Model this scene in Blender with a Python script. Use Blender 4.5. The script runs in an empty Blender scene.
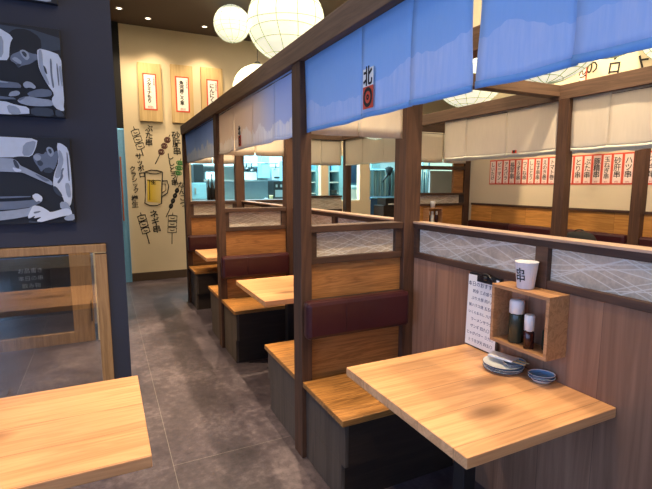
import bpy, bmesh, math, random
from mathutils import Vector, Matrix
random.seed(7)
SC = bpy.context.scene; COL = SC.collection
PI = math.pi; R = math.radians

# ------------------------------------------------------------------ materials
MATS = {}
class NT:
    def __init__(s, name):
        s.m = bpy.data.materials.new(name); s.m.use_nodes = True; s.t = s.m.node_tree
        s.b = s.t.nodes['Principled BSDF']; s.tc = s.n('TexCoord'); s.obj = s.tc.outputs['Object']
        MATS[name] = s.m
    def n(s, ty, **k):
        nd = s.t.nodes.new('ShaderNode' + ty)
        for a, v in k.items(): setattr(nd, a, v)
        return nd
    def l(s, a, b): s.t.links.new(a, b)
    def put(s, sock, v):
        if isinstance(v, bpy.types.NodeSocket): s.l(v, sock)
        else: sock.default_value = v
    def math(s, op, a, b=0.0, c=None):
        n = s.n('Math', operation=op); s.put(n.inputs[0], a); s.put(n.inputs[1], b)
        if c is not None: s.put(n.inputs[2], c)
        return n.outputs[0]
    def map(s, scale=(1,1,1), loc=(0,0,0), rot=(0,0,0), src=None):
        n = s.n('Mapping'); s.l(src or s.obj, n.inputs[0])
        n.inputs['Location'].default_value = loc; n.inputs['Rotation'].default_value = rot; n.inputs['Scale'].default_value = scale
        return n.outputs[0]
    def noise(s, vec, scale, detail=4, rough=.55, dist=0.0):
        n = s.n('TexNoise'); s.l(vec, n.inputs['Vector']); n.inputs['Scale'].default_value = scale
        n.inputs['Detail'].default_value = detail; n.inputs['Roughness'].default_value = rough; n.inputs['Distortion'].default_value = dist
        return n.outputs['Fac']
    def ramp(s, fac, stops):
        n = s.n('ValToRGB'); s.l(fac, n.inputs[0]); e = n.color_ramp.elements
        while len(e) < len(stops): e.new(.5)
        for q, (p, c) in zip(e, stops): q.position = p; q.color = (*c, 1) if len(c) == 3 else c
        return n.outputs[0]
    def mix(s, fac, a, b, blend='MIX'):
        n = s.n('Mix', data_type='RGBA', blend_type=blend)
        s.put(n.inputs[0], fac); s.put(n.inputs[6], (*a, 1) if isinstance(a, tuple) else a); s.put(n.inputs[7], (*b, 1) if isinstance(b, tuple) else b)
        return n.outputs[2]
    def sep(s, v=None):
        n = s.n('SeparateXYZ'); s.l(v or s.obj, n.inputs[0]); return n.outputs
    def comb(s, x, y, z):
        n = s.n('CombineXYZ')
        for i, v in enumerate((x, y, z)): s.put(n.inputs[i], v)
        return n.outputs[0]
    def base(s, c): s.put(s.b.inputs['Base Color'], (*c, 1) if isinstance(c, tuple) else c)
    def rough(s, v): s.put(s.b.inputs['Roughness'], v)
    def bump(s, h, strength=.2, dist=.002):
        n = s.n('Bump'); n.inputs['Strength'].default_value = strength; n.inputs['Distance'].default_value = dist
        s.l(h, n.inputs['Height']); s.l(n.outputs[0], s.b.inputs['Normal'])

def flat(name, c, rough=.6, metal=0.0, var=.12, scale=30, bump=.0):
    t = NT(name); n = t.noise(t.obj, scale, 3)
    t.base(t.mix(n, tuple(x*(1-var) for x in c), tuple(min(1, x*(1+var)) for x in c))); t.rough(rough); t.b.inputs['Metallic'].default_value = metal
    if bump: t.bump(n, bump)
    return t.m

def wood(name, dark, light, axis='x', rough=.5, plank=0.0, across='z', fine=1.0, knots=0.0, tone=.25, coat=0.0, ring=1.0):
    """grain runs along axis; planks (if any) are counted along across"""
    t = NT(name); ax = 'xyz'.index(axis); ac = 'xyz'.index(across)
    v = t.obj; o = t.sep()
    if plank:
        idx = t.math('FLOOR', t.math('DIVIDE', t.math('ADD', o[ac], 3.017), plank))
        wn = t.n('TexWhiteNoise', noise_dimensions='1D'); t.l(idx, wn.inputs['W'])
        off = t.math('MULTIPLY', wn.outputs[0], 11.0)
        n = t.n('VectorMath', operation='ADD'); t.l(v, n.inputs[0]); t.l(t.comb(off, off, off), n.inputs[1]); v = n.outputs[0]
    sc = [9*fine]*3; sc[ax] = .55*fine
    mp = t.map(tuple(sc), src=v)
    n1 = t.noise(mp, 2.2, 5, .6, 1.2)
    rings = t.math('FRACT', t.math('MULTIPLY', n1, 7.0*ring))
    rings = t.math('ABSOLUTE', t.math('SUBTRACT', t.math('MULTIPLY', rings, 2.0), 1.0))
    sf = [120*fine]*3; sf[ax] = 3.5*fine
    n2 = t.noise(t.map(tuple(sf), src=v), 1.0, 3, .6)
    f = t.math('ADD', t.math('MULTIPLY', rings, .42), t.math('MULTIPLY', n2, .58))
    col = t.ramp(f, [(.15, dark), (.85, light)])
    if plank:
        tn = t.math('ADD', t.math('MULTIPLY', wn.outputs[0], tone*2), 1-tone)
        col = t.mix(1.0, col, t.comb(tn, tn, tn), 'MULTIPLY')
        fr = t.math('FRACT', t.math('DIVIDE', t.math('ADD', o[ac], 3.017), plank))
        seam = t.math('LESS_THAN', fr, .0022/plank)
        col = t.mix(t.math('MULTIPLY', seam, .75), col, tuple(x*.35 for x in dark))
    if knots:
        vs = [3.2]*3; vs[ax] = 1.5
        vo = t.n('TexVoronoi'); t.l(t.map(tuple(vs), src=v), vo.inputs['Vector']); vo.inputs['Scale'].default_value = knots
        k = t.ramp(vo.outputs['Distance'], [(.035, (1,1,1)), (.11, (0,0,0))])
        col = t.mix(t.math('MULTIPLY', k, .85), col, tuple(x*.45 for x in dark))
    t.base(col); t.rough(rough); t.bump(f, .12, .001)
    if coat: t.b.inputs['Coat Weight'].default_value = coat; t.b.inputs['Coat Roughness'].default_value = .25
    return t.m

wood('oak', (.50,.235,.10), (.76,.42,.205), 'x', .42, .18, 'y', .8, .6, .08, ring=.5)
wood('seat_oak', (.11,.042,.012), (.56,.26,.07), 'x', .38, .11, 'y', 1.0, 0, .16)
wood('panel_ply', (.19,.075,.022), (.46,.205,.065), 'x', .45, 0, 'z', .8, .5, ring=1.1)
wood('orange_plyx', (.36,.15,.03), (.62,.30,.08), 'x', .45, 0, 'y', .7, ring=.8)
wood('orange_ply', (.36,.15,.03), (.62,.30,.08), 'y', .45, .45, 'y', .7, ring=.8)
wood('old_board', (.20,.095,.052), (.36,.185,.112), 'z', .62, .235, 'y', .42, 1.15, .22, ring=.45)
wood('dark_post', (.040,.016,.008), (.105,.045,.023), 'z', .68, ring=.5)
wood('dark_rail', (.034,.015,.009), (.082,.037,.021), 'y', .6, ring=.5)
wood('dark_railx', (.034,.015,.009), (.082,.037,.021), 'x', .6, ring=.5)
wood('rail_top_lit', (.30,.19,.13), (.50,.34,.25), 'y', .4, ring=.4)  # paler rail wood: light on the upper face put into the colour
wood('bench_side', (.050,.037,.030), (.105,.08,.064), 'z', .6, fine=.6, ring=.5)
wood('bench_dark', (.016,.009,.007), (.036,.021,.015), 'x', .6, ring=.4)
wood('box_wood', (.30,.14,.06), (.56,.30,.14), 'y', .5, ring=.6)
wood('pale_board', (.46,.31,.13), (.62,.45,.22), 'z', .6, fine=.6, ring=.4)
wood('frame_wood', (.22,.12,.05), (.40,.24,.11), 'z', .5, fine=.8, ring=.6)
wood('beam', (.085,.046,.027), (.17,.095,.057), 'y', .65, ring=.5)
wood('beamx', (.085,.046,.027), (.17,.095,.057), 'x', .65, ring=.5)
flat('leather', (.040,.008,.012), .33, var=.2, scale=90, bump=.1)
flat('navy', (.024,.029,.055), .75, var=.06, scale=4)
flat('plaster', (.66,.55,.38), .85, var=.05, scale=3)
flat('ceiling_brown', (.085,.062,.05), .8, var=.08, scale=2)
flat('black', (.012,.012,.014), .4); flat('black_matte', (.009,.009,.010), .9)
flat('ink', (.012,.011,.011), .85); flat('red_ink', (.55,.05,.03), .7); flat('gold_ink', (.65,.42,.05), .7); flat('green_ink', (.06,.2,.06), .8)
flat('paper', (.85,.82,.78), .8, var=.03); flat('pink_paper', (.86,.66,.58), .8, var=.06, scale=60)
flat('red_paper', (.66,.07,.03), .7); flat('white', (.8,.8,.8), .35, var=.03)
flat('steel', (.55,.57,.58), .3, .9, .05); flat('steel_dull', (.35,.40,.42), .45, .6, .08)
flat('brown_skirt', (.06,.035,.022), .6)
flat('cream_appliance', (.7,.75,.76), .4); flat('teal', (.05,.16,.22), .5); flat('cyan_paint', (.30,.55,.66), .5)
flat('deep_blue', (.02,.05,.11), .5); flat('khaki_glass', (.035,.04,.025), .2); flat('soy', (.035,.008,.006), .15)
flat('plate_blue', (.16,.36,.62), .12, var=.06); flat('plate_white', (.78,.80,.80), .12, var=.02); flat('plate_rim', (.02,.035,.09), .15)
flat('tile', (.42,.50,.52), .3, var=.08, scale=14)
flat('glass_blue', (.16,.40,.66), .3)
flat('dark_red_ink', (.09,.03,.025), .8)
flat('bamboo', (.60,.45,.22), .5)
flat('terracotta', (.35,.10,.05), .6); flat('skin_tone', (.30,.16,.09), .7)

def mat_floor():
    t = NT('floor_tile'); o = t.sep()
    n1 = t.noise(t.obj, 1.6, 6, .65, .4); n2 = t.noise(t.obj, 22, 5, .7)
    f = t.math('ADD', t.math('MULTIPLY', n1, .6), t.math('MULTIPLY', n2, .4))
    # long tiles, 0.6 m wide and 1.2 m long, staggered
    fx = t.math('DIVIDE', t.math('SUBTRACT', o[0], .25), .9); ix = t.math('FLOOR', fx)
    fy = t.math('ADD', t.math('DIVIDE', o[1], 1.2), t.math('MULTIPLY', ix, .5)); iy = t.math('FLOOR', fy)
    wn = t.n('TexWhiteNoise', noise_dimensions='2D'); t.l(t.comb(ix, iy, 0), wn.inputs['Vector'])
    col = t.ramp(f, [(.37, (.028,.022,.032)), (.5, (.070,.055,.069)), (.64, (.165,.133,.152))])
    tn = t.math('ADD', t.math('MULTIPLY', wn.outputs[0], .22), .89)
    col = t.mix(1.0, col, t.comb(tn, tn, tn), 'MULTIPLY')
    gx = t.math('LESS_THAN', t.math('FRACT', fx), .004); gy = t.math('LESS_THAN', t.math('FRACT', fy), .003)
    g = t.math('MAXIMUM', gx, gy)
    col = t.mix(t.math('MULTIPLY', g, .4), col, (.30,.27,.25))
    t.base(col); t.rough(t.math('ADD', t.math('MULTIPLY', n2, .3), .27)); t.bump(f, .12, .003)
mat_floor()

def mat_washi_glass():
    t = NT('washi_glass'); o = t.sep(); u = t.math('ADD', o[0], o[1]); v = o[2]
    w = t.noise(t.comb(u, v, 0.0), 3.0, 2)
    tot = None
    for k, (a, b, s, ph) in enumerate(((.9, 2.3, 3.6, .1), (.8, -2.1, 3.7, .43), (.25, 1.6, 6.5, .7), (.55, -1.6, 6.1, .25), (.5, 2.9, 2.9, .6), (.3, -2.8, 3.4, .85), (.7, 1.9, 5.2, .35), (.65, -1.9, 4.8, .15))):
        q = t.math('ADD', t.math('MULTIPLY', u, a*s), t.math('ADD', t.math('MULTIPLY', v, b*s), t.math('ADD', t.math('MULTIPLY', w, .16), ph)))
        d = t.math('ABSOLUTE', t.math('SUBTRACT', t.math('FRACT', q), .5))
        r = t.math('SMOOTH_MIN', t.math('DIVIDE', d, .027), 1.0, .4)
        r = t.math('SUBTRACT', 1.0, r)
        tot = r if tot is None else t.math('MAXIMUM', tot, r)
    tot = t.math('MAXIMUM', tot, 0.0)
    n = t.noise(t.obj, 6, 5, .7); n2 = t.noise(t.obj, 70, 3, .7)
    c = t.ramp(t.math('ADD', t.math('MULTIPLY', n, .6), t.math('MULTIPLY', n2, .4)), [(.35, (.38,.31,.24)), (.62, (.80,.68,.54))])
    t.base(t.mix(tot, c, (1,.98,.92))); t.rough(.5)
    
    tl = t.n('BsdfTranslucent'); tl.inputs[0].default_value = (.8,.72,.62,1); mx = t.n('MixShader'); mx.inputs[0].default_value = .3
    t.l(t.b.outputs[0], mx.inputs[1]); t.l(tl.outputs[0], mx.inputs[2]); t.l(mx.outputs[0], t.t.nodes['Material Output'].inputs[0])
mat_washi_glass()

def mat_glass(name, rough=0.0, ior=1.45, tint=(.95,.97,.97)):
    t = NT(name)
    t.t.nodes.remove(t.b)
    out = t.t.nodes['Material Output']
    tr = t.n('BsdfTransparent'); tr.inputs[0].default_value = (*tint, 1)
    gl = t.n('BsdfGlossy'); gl.inputs['Roughness'].default_value = rough; gl.inputs[0].default_value = (1, 1, 1, 1)
    fr = t.n('Fresnel'); fr.inputs[0].default_value = ior
    mx = t.n('MixShader'); t.l(fr.outputs[0], mx.inputs[0]); t.l(tr.outputs[0], mx.inputs[1]); t.l(gl.outputs[0], mx.inputs[2])
    t.l(mx.outputs[0], out.inputs[0])
mat_glass('clear_glass', 0.0, 2.1, (.9,.9,.9))
mat_glass('shop_glass', 0.0, 1.5)

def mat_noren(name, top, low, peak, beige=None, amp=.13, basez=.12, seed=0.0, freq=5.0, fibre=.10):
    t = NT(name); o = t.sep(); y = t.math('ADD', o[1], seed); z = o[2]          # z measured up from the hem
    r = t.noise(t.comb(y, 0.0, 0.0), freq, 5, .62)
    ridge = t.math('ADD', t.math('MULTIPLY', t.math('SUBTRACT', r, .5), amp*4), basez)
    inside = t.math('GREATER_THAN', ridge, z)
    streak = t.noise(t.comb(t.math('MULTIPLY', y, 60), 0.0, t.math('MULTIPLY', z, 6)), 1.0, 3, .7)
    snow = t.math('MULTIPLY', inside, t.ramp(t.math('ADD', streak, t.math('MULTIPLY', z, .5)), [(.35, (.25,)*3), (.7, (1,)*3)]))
    sky = t.mix(t.math('DIVIDE', z, .35), low, top)  # blue tint of the daylight is put into the cloth colour
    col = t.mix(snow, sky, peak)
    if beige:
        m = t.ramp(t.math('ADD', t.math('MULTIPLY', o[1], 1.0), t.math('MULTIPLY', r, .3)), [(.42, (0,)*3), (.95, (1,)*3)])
        col = t.mix(m, col, t.mix(snow, beige, peak))  # blue to beige change of light, put into the colour too
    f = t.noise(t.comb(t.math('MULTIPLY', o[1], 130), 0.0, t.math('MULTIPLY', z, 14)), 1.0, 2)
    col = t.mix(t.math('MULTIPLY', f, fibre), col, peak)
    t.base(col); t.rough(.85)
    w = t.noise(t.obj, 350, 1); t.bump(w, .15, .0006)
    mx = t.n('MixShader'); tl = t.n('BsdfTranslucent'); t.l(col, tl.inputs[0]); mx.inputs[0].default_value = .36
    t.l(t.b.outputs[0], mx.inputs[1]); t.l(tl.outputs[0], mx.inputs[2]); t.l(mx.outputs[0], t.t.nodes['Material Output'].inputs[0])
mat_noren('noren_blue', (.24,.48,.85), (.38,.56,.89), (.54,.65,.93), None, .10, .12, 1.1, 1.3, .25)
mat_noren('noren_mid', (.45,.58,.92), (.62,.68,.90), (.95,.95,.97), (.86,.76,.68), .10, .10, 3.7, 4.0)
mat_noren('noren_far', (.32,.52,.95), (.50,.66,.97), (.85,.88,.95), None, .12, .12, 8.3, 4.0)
def mat_linen(name, c):
    t = NT(name); n = t.noise(t.map((60,60,9)), 1, 3); n2 = t.noise(t.obj, 2.5, 3)
    col = t.mix(t.math('ADD', t.math('MULTIPLY', n, .4), t.math('MULTIPLY', n2, .5)), tuple(x*.84 for x in c), tuple(min(1, x*1.08) for x in c))
    t.base(col); t.rough(.9); t.bump(n, .2, .001)
    mx = t.n('MixShader'); tl = t.n('BsdfTranslucent'); t.l(col, tl.inputs[0]); mx.inputs[0].default_value = .3
    t.l(t.b.outputs[0], mx.inputs[1]); t.l(tl.outputs[0], mx.inputs[2]); t.l(mx.outputs[0], t.t.nodes['Material Output'].inputs[0])
mat_linen('linen', (.88,.79,.66)); mat_linen('linen_hem', (.95,.92,.78)); mat_linen('blue_hem', (.24,.48,.88))

def mat_emit(name, c, s):
    t = NT(name); t.base(c); t.b.inputs['Emission Color'].default_value = (*c, 1); t.b.inputs['Emission Strength'].default_value = s; t.rough(.7)
    return t
def mat_lantern():
    t = NT('lantern_paper'); n = t.noise(t.map((3,3,9)), 2.2, 4, .6)
    c = t.ramp(n, [(.3, (.80,.86,.66)), (.7, (1,1,.82))])
    t.base(c); t.l(c, t.b.inputs['Emission Color']); t.b.inputs['Emission Strength'].default_value = LANT; t.rough(.8)
LANT = .40
mat_lantern()
mat_emit('lantern_rib', (.34,.38,.24), .24)
mat_emit('lamp_lens', (1,.85,.6), 5)
mat_emit('cyan_glow', (.22,.55,.80), .45)
mat_emit('kitchen_lamp', (.6,.9,1), 6)
mat_emit('red_bulb', (1,.8,.6), 3)

def mat_beer():
    t = NT('beer_paint'); o = t.sep(); n = t.noise(t.map((30,1,4)), 1, 2)
    c = t.mix(t.ramp(t.math('ADD', t.math('MULTIPLY', o[0], 6.0), t.math('MULTIPLY', n, .3)), [(.0, (1,1,1)), (1., (0,0,0))]), (.70,.55,.25), (.66,.46,.04))
    t.base(c); t.rough(.8)
mat_beer()
def mat_stripe():
    t = NT('stripe_curtain'); o = t.sep(); f = t.math('FRACT', t.math('MULTIPLY', o[0], 16))
    t.base(t.mix(t.math('GREATER_THAN', f, .6), (.10,.16,.17), (.28,.32,.30))); t.rough(.7)
mat_stripe()
def mat_cup():
    t = NT('cup_paper'); t.base((.70,.68,.70)); t.rough(.55)
mat_cup()
def mat_frost():
    t = NT('frosted_panel'); n = t.noise(t.obj, 2, 2); t.base(t.mix(n, (.36,.38,.36), (.5,.52,.50))); t.rough(.5)
mat_frost()

# ------------------------------------------------------------------ mesh helpers
class MB:
    def __init__(s): s.bm = bmesh.new()
    def _new(s, verts, faces, mi):
        vs = [s.bm.verts.new(v) for v in verts]; out = []
        for f in faces:
            try: q = s.bm.faces.new([vs[i] for i in f]); q.material_index = mi; out.append(q)
            except ValueError: pass
        return vs, out
    def box(s, a, b, bev=.003, mi=0):
        (x0,y0,z0), (x1,y1,z1) = a, b
        x0,x1 = sorted((x0,x1)); y0,y1 = sorted((y0,y1)); z0,z1 = sorted((z0,z1))
        v = [(x0,y0,z0),(x1,y0,z0),(x1,y1,z0),(x0,y1,z0),(x0,y0,z1),(x1,y0,z1),(x1,y1,z1),(x0,y1,z1)]
        vs, fs = s._new(v, [(0,3,2,1),(4,5,6,7),(0,1,5,4),(1,2,6,5),(2,3,7,6),(3,0,4,7)], mi)
        if bev:
            bev = min(bev, .45*min(x1-x0, y1-y0, z1-z0))
            es = list({e for f in fs for e in f.edges})
            r = bmesh.ops.bevel(s.bm, geom=es, offset=bev, segments=2, profile=.5, affect='EDGES')
            for f in r['faces']: f.material_index = mi
        return s
    def lathe(s, prof, c=(0,0,0), n=32, mi=0, flute=0.0, nf=0, caps=(True, True)):
        vs = []
        for k in range(n):
            a = 2*PI*k/n
            vs.append([s.bm.verts.new((c[0]+(r*(1+(flute*math.cos(a*nf) if nf else 0)))*math.cos(a), c[1]+(r*(1+(flute*math.cos(a*nf) if nf else 0)))*math.sin(a), c[2]+z)) for r, z in prof])
        for k in range(n):
            A, B = vs[k], vs[(k+1) % n]
            for j in range(len(prof)-1):
                f = s.bm.faces.new((A[j], B[j], B[j+1], A[j+1])); f.material_index = mi; f.smooth = True
        for j in (0, len(prof)-1):
            if prof[j][0] > 1e-6 and caps[1 if j else 0]:
                f = s.bm.faces.new([vs[k][j] for k in (range(n) if j else reversed(range(n)))]); f.material_index = mi
        return s
    def tube(s, pts, r, n=8, mi=0, closed=False):
        pts = [Vector(p) for p in pts]; rings = []
        N = len(pts)
        for i, p in enumerate(pts):
            d = (pts[(i+1) % N]-pts[i-1]) if closed else (pts[min(i+1, N-1)]-pts[max(i-1, 0)])
            d.normalize(); u = d.cross(Vector((0,0,1)))
            if u.length < 1e-3: u = d.cross(Vector((1,0,0)))
            u.normalize(); w = d.cross(u); rr = r[i] if isinstance(r, (list, tuple)) else r
            rings.append([s.bm.verts.new(p+(u*math.cos(2*PI*k/n)+w*math.sin(2*PI*k/n))*rr) for k in range(n)])
        for i in range(N if closed else N-1):
            A, B = rings[i], rings[(i+1) % N]
            for k in range(n):
                f = s.bm.faces.new((A[k], A[(k+1) % n], B[(k+1) % n], B[k])); f.smooth = True; f.material_index = mi
        if not closed:
            s.bm.faces.new(list(reversed(rings[0]))).material_index = mi; s.bm.faces.new(rings[-1]).material_index = mi
        return s
    def grid(s, fn, nu, nv, mi=0, smooth=True):
        V = [[s.bm.verts.new(fn(i/nu, j/nv)) for j in range(nv+1)] for i in range(nu+1)]
        for i in range(nu):
            for j in range(nv):
                f = s.bm.faces.new((V[i][j], V[i+1][j], V[i+1][j+1], V[i][j+1])); f.smooth = smooth; f.material_index = mi
        return s
    def poly(s, pts, to3d, thick, mi=0):
        """flat outline pts (2-D) laid by to3d(u,v,d), given its own small thickness"""
        a = [s.bm.verts.new(to3d(u, v, 0)) for u, v in pts]; b = [s.bm.verts.new(to3d(u, v, thick)) for u, v in pts]
        s.bm.faces.new(b).material_index = mi; s.bm.faces.new(list(reversed(a))).material_index = mi
        for i in range(len(pts)):
            j = (i+1) % len(pts); s.bm.faces.new((a[i], a[j], b[j], b[i])).material_index = mi
        return s
    def build(s, name, mats, parent=None, loc=None):
        o_ = loc if loc is not None else (WORLD(parent) if parent else Vector((0,0,0)))
        o_ = Vector(o_)
        bmesh.ops.translate(s.bm, verts=s.bm.verts, vec=-o_)
        bmesh.ops.recalc_face_normals(s.bm, faces=s.bm.faces)
        me = bpy.data.meshes.new(name); s.bm.to_mesh(me); s.bm.free()
        for m in (mats if isinstance(mats, (list, tuple)) else [mats]): me.materials.append(MATS[m])
        ob = bpy.data.objects.new(name, me); COL.objects.link(ob)
        if parent: ob.parent = parent
        else: ob.location = o_
        if parent and loc is not None: ob.location = o_-WORLD(parent)
        return ob
def WORLD(o):
    v = Vector((0,0,0))
    while o: v += o.location; o = o.parent
    return v
def tag(o, label=None, cat=None, group=None, kind=None):
    if label: o['label'] = label
    if cat: o['category'] = cat
    if group: o['group'] = group
    if kind: o['kind'] = kind
    return o
def thing(name, label, cat, loc=(0,0,0), group=None):
    o = bpy.data.objects.new(name, None); COL.objects.link(o); o.location = loc; o.empty_display_size = .1
    return tag(o, label, cat, group)
def dup(root, delta, label, rot=None):
    r = root.copy(); COL.objects.link(r); r.location = root.location+Vector(delta); r['label'] = label
    if rot: r.rotation_euler.z = rot
    for ch in root.children:
        c = ch.copy(); COL.objects.link(c); c.parent = r
        for g in ch.children:
            d = g.copy(); COL.objects.link(d); d.parent = c
    return r
def one(name, mb, mats, label, cat, loc, group=None): return tag(mb.build(name, mats, None, loc), label, cat, group)
def struct(name, mb, mats): return tag(mb.build(name, mats), kind='structure')

# lettering: Blender's own font turned into mesh; face='y' looks towards -y, face='x' looks towards -x
def text(name, s, size, pos, face, mat, parent=None, vertical=True, offset=.0, thick=.0006, tilt=0.0, label=None, sx=1.0, italic=0.0):
    cu = bpy.data.curves.new(name, 'FONT'); cu.body = '\n'.join(s) if vertical else s; cu.size = size; cu.align_x = 'CENTER'; cu.align_y = 'CENTER'
    cu.extrude = thick; cu.offset = offset; cu.space_line = .92 if vertical else 1; cu.resolution_u = 2; cu.shear = italic
    to = bpy.data.objects.new('tmp', cu); COL.objects.link(to)
    dg = bpy.context.evaluated_depsgraph_get(); me = bpy.data.meshes.new_from_object(to.evaluated_get(dg)); bpy.data.objects.remove(to)
    me.name = name; me.materials.clear(); me.materials.append(MATS[mat])
    m = Matrix.Rotation(tilt, 4, 'Z') @ Matrix.Diagonal((sx, 1, 1, 1))
    if face == 'y': B = Matrix(((1,0,0,0),(0,0,-1,0),(0,1,0,0),(0,0,0,1)))
    else: B = Matrix(((0,0,-1,0),(-1,0,0,0),(0,1,0,0),(0,0,0,1)))
    me.transform(B @ m)
    ob = bpy.data.objects.new(name, me); COL.objects.link(ob)
    p = Vector(pos)
    if parent: ob.parent = parent; ob.location = p-WORLD(parent)
    else: ob.location = p
    if label: ob['label'] = label
    return ob

# ------------------------------------------------------------------ camera
H = 1.5
cd = bpy.data.cameras.new('camera'); cam = bpy.data.objects.new('camera', cd); COL.objects.link(cam); SC.camera = cam
cd.sensor_width = 36; cd.lens = 36*456/652; cd.clip_start = .02
cam.location = (0, 0, H); cam.rotation_euler = (R(90-7.56), 0, R(-25.8))
def xat(px, Y): return Y*math.tan(R(25.8)+math.atan((px-326)/460))

# ------------------------------------------------------------------ setting
ZC = 3.8
struct('floor', MB().box((-3.2,-4.2,-.1),(7.6,11.2,0),0), 'floor_tile')
struct('ceiling', MB().box((-3.2,-4.2,ZC),(7.6,11.2,ZC+.1),0), 'ceiling_brown')
YB = 7.55
X0, X1 = .315, 1.30
OPS = [(1.265, 3.52), (3.72, 4.0), (4.03, 4.36), (6.01, 6.89)]
w = MB()
w.box((X0,YB,0),(OPS[0][0],YB+.12,ZC),0)                         # the plastered wall with the drawings
w.box((OPS[0][0],YB,0),(4.6,YB+.12,1.2),0); w.box((OPS[0][0],YB,2.02),(7.5,YB+.12,ZC),0)
for a, b in ((3.55,3.70),(4.36,4.58)): w.box((a,YB,1.2),(b,YB+.12,2.02),0)
w.box((5.6,YB,0),(7.5,YB+.12,1.15),0); w.box((6.9,YB,1.15),(7.5,YB+.12,2.02),0)
struct('wall_back', w, 'plaster')
struct('baseboard_back', MB().box((X0,YB-.015,0),(4.58,YB,.13),.002), 'brown_skirt')
struct('wall_kitchen', MB().box((-.4,10.2,0),(7.5,10.3,ZC),0), 'tile')
struct('wall_right', MB().box((3.85,-3,0),(3.95,4.3,1.27),0).box((3.85,-3,1.27),(3.95,4.3,ZC),0), 'plaster')
struct('trim_1', MB().box((3.835,-3,1.0),(3.85,4.05,1.262),0), 'orange_ply')
struct('trim_2', MB().box((3.825,-3,1.262),(3.85,4.05,1.285),.002), 'dark_rail')
struct('wall_far_right', MB().box((3.95,4.2,0),(7.5,4.3,ZC),0).box((7.5,4.2,0),(7.6,11.2,ZC),0), 'plaster')
struct('wall_front', MB().box((-3.2,-4.1,0),(7.5,-4.0,.25),0).box((-3.2,-4.1,2.7),(7.5,-4.0,ZC),0).box((-1.6,-4.1,.25),(7.5,-4,2.7),0), 'plaster')
struct('wall_left', MB().box((-3.2,-4,2.7),(-3.1,11,ZC),0).box((-3.2,2.6,0),(-3.1,11,2.7),0).box((-3.2,-4,0),(-3.1,2.6,.25),0), 'plaster')
# shop front glazing behind and left of the viewer
def glazing(name, a, b, n, horiz):
    m = MB()
    for k in range(n+1):
        t = k/n; p = [a[i]+(b[i]-a[i])*t for i in (0,1)]
        m.box((p[0]-.03,p[1]-.03,.25),(p[0]+.03,p[1]+.03,2.7),.002)
    for z in (.25, 2.64): m.box((a[0]-.03,a[1]-.03,z),(b[0]+.03,b[1]+.03,z+.06),.002)
    o = struct(name, m, 'black')
    g = MB().box((a[0]-.004,a[1]-.004,.28),(b[0]+.004,b[1]+.004,2.67),0).build('window_glass', 'shop_glass', o)
glazing('window_1', (-3.15,-3.95), (-3.15,2.55), 4, 0)
glazing('window_2', (-3.1,-4.05), (-1.63,-4.05), 2, 1)

# navy wall with its glazed opening
YN = 2.68; NX = .080
w = MB().box((-3.1,YN,1.19),(NX,YN+.10,ZC),0).box((-.015+.005,YN,0),(NX,YN+.10,1.19),0).box((-3.1,YN,0),(-1.4,YN+.10,1.19),0)
struct('wall_navy', w, 'navy')
f = thing('framed_glass_screen', 'brown wooden frame holding clear glass, low in the navy wall', 'window', (-.7,YN,0))
fr = MB().box((-1.4,YN-.012,1.142),(-.008,YN+.06,1.185),.003).box((-.065,YN-.012,0),(-.008,YN+.06,1.13),.003).box((-1.4,YN-.012,0),(-1.345,YN+.06,1.13),.003).box((-1.345,YN-.01,0),(-.065,YN+.06,.03),.003)
fr.build('frame', 'frame_wood', f)
MB().box((-1.345,YN+.02,.03),(-.065,YN+.026,1.13),0).build('glass_pane', 'clear_glass', f)
MB().box((-.10,YN-.006,.10),(-.066,YN+.05,.15),.004).build('clamp', 'steel', f)

# glazed wooden door seen through the glass screen
YD = 4.8
d = struct('door_1', MB().box((-.33,YD,0),(-.155,YD+.05,1.95),.004).box((-1.5,YD,0),(-1.33,YD+.05,1.95),.004).box((-1.33,YD,0),(-.33,YD+.05,.11),.004).box((-1.33,YD,1.8),(-.33,YD+.05,1.95),.004), 'frame_wood')
MB().box((-1.33,YD+.02,.11),(-.33,YD+.026,1.8),0).build('door_glass', 'shop_glass', d)
MB().box((-.178,YD-.03,.2),(-.166,YD,.4),.003).build('door_handle', 'black', d)
struct('wall_side_room', MB().box((-3.1,YD+.02,0),(-1.5,YD+.1,ZC),0).box((-.13,YD,0),(-.02,YD+.05,1.95),0).box((-1.5,YD+.02,1.95),(-.02,YD+.1,ZC),0), 'plaster')
struct('wall_corridor', MB().box((-.02,YD,0),(.08,YB+.05,ZC),0), 'black_matte')
struct('trim_3', MB().box((-.155,YD+.02,.16),(-.13,YD+.03,1.1),0), 'steel')
c = thing('red_counter', 'dark red counter with round lamps, seen through the wooden glazed door', 'counter', (-.9,6.0,0))
MB().box((-1.9,5.95,.0),(-.25,6.3,.80),.01).build('body', 'black', c)
MB().box((-1.9,5.9,.80),(-.25,6.35,.9),.01).build('countertop', 'terracotta', c)
for k in range(4): MB().lathe([(0,-.03),(.025,-.02),(.032,0),(.025,.02),(0,.03)], (-1.25+.24*k,5.86,.86), 16).build('lamp', 'red_bulb', c)
s = thing('menu_reflection', 'reflected menu writing, built as a small black board on the dark counter front', 'sign', (-.72,5.93,.42))  # writing reflected in the door glass, built as a solid lettered board
MB().box((-.98,5.925,.30),(-.6,5.945,.62),.003).build('board', 'black_matte', s)
for k, q in enumerate(('お品書き','本日の串','飲み物')): text('lettering', q, .06, (-.79,5.922,.54-.085*k), 'y', 'paper', s, False)
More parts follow.
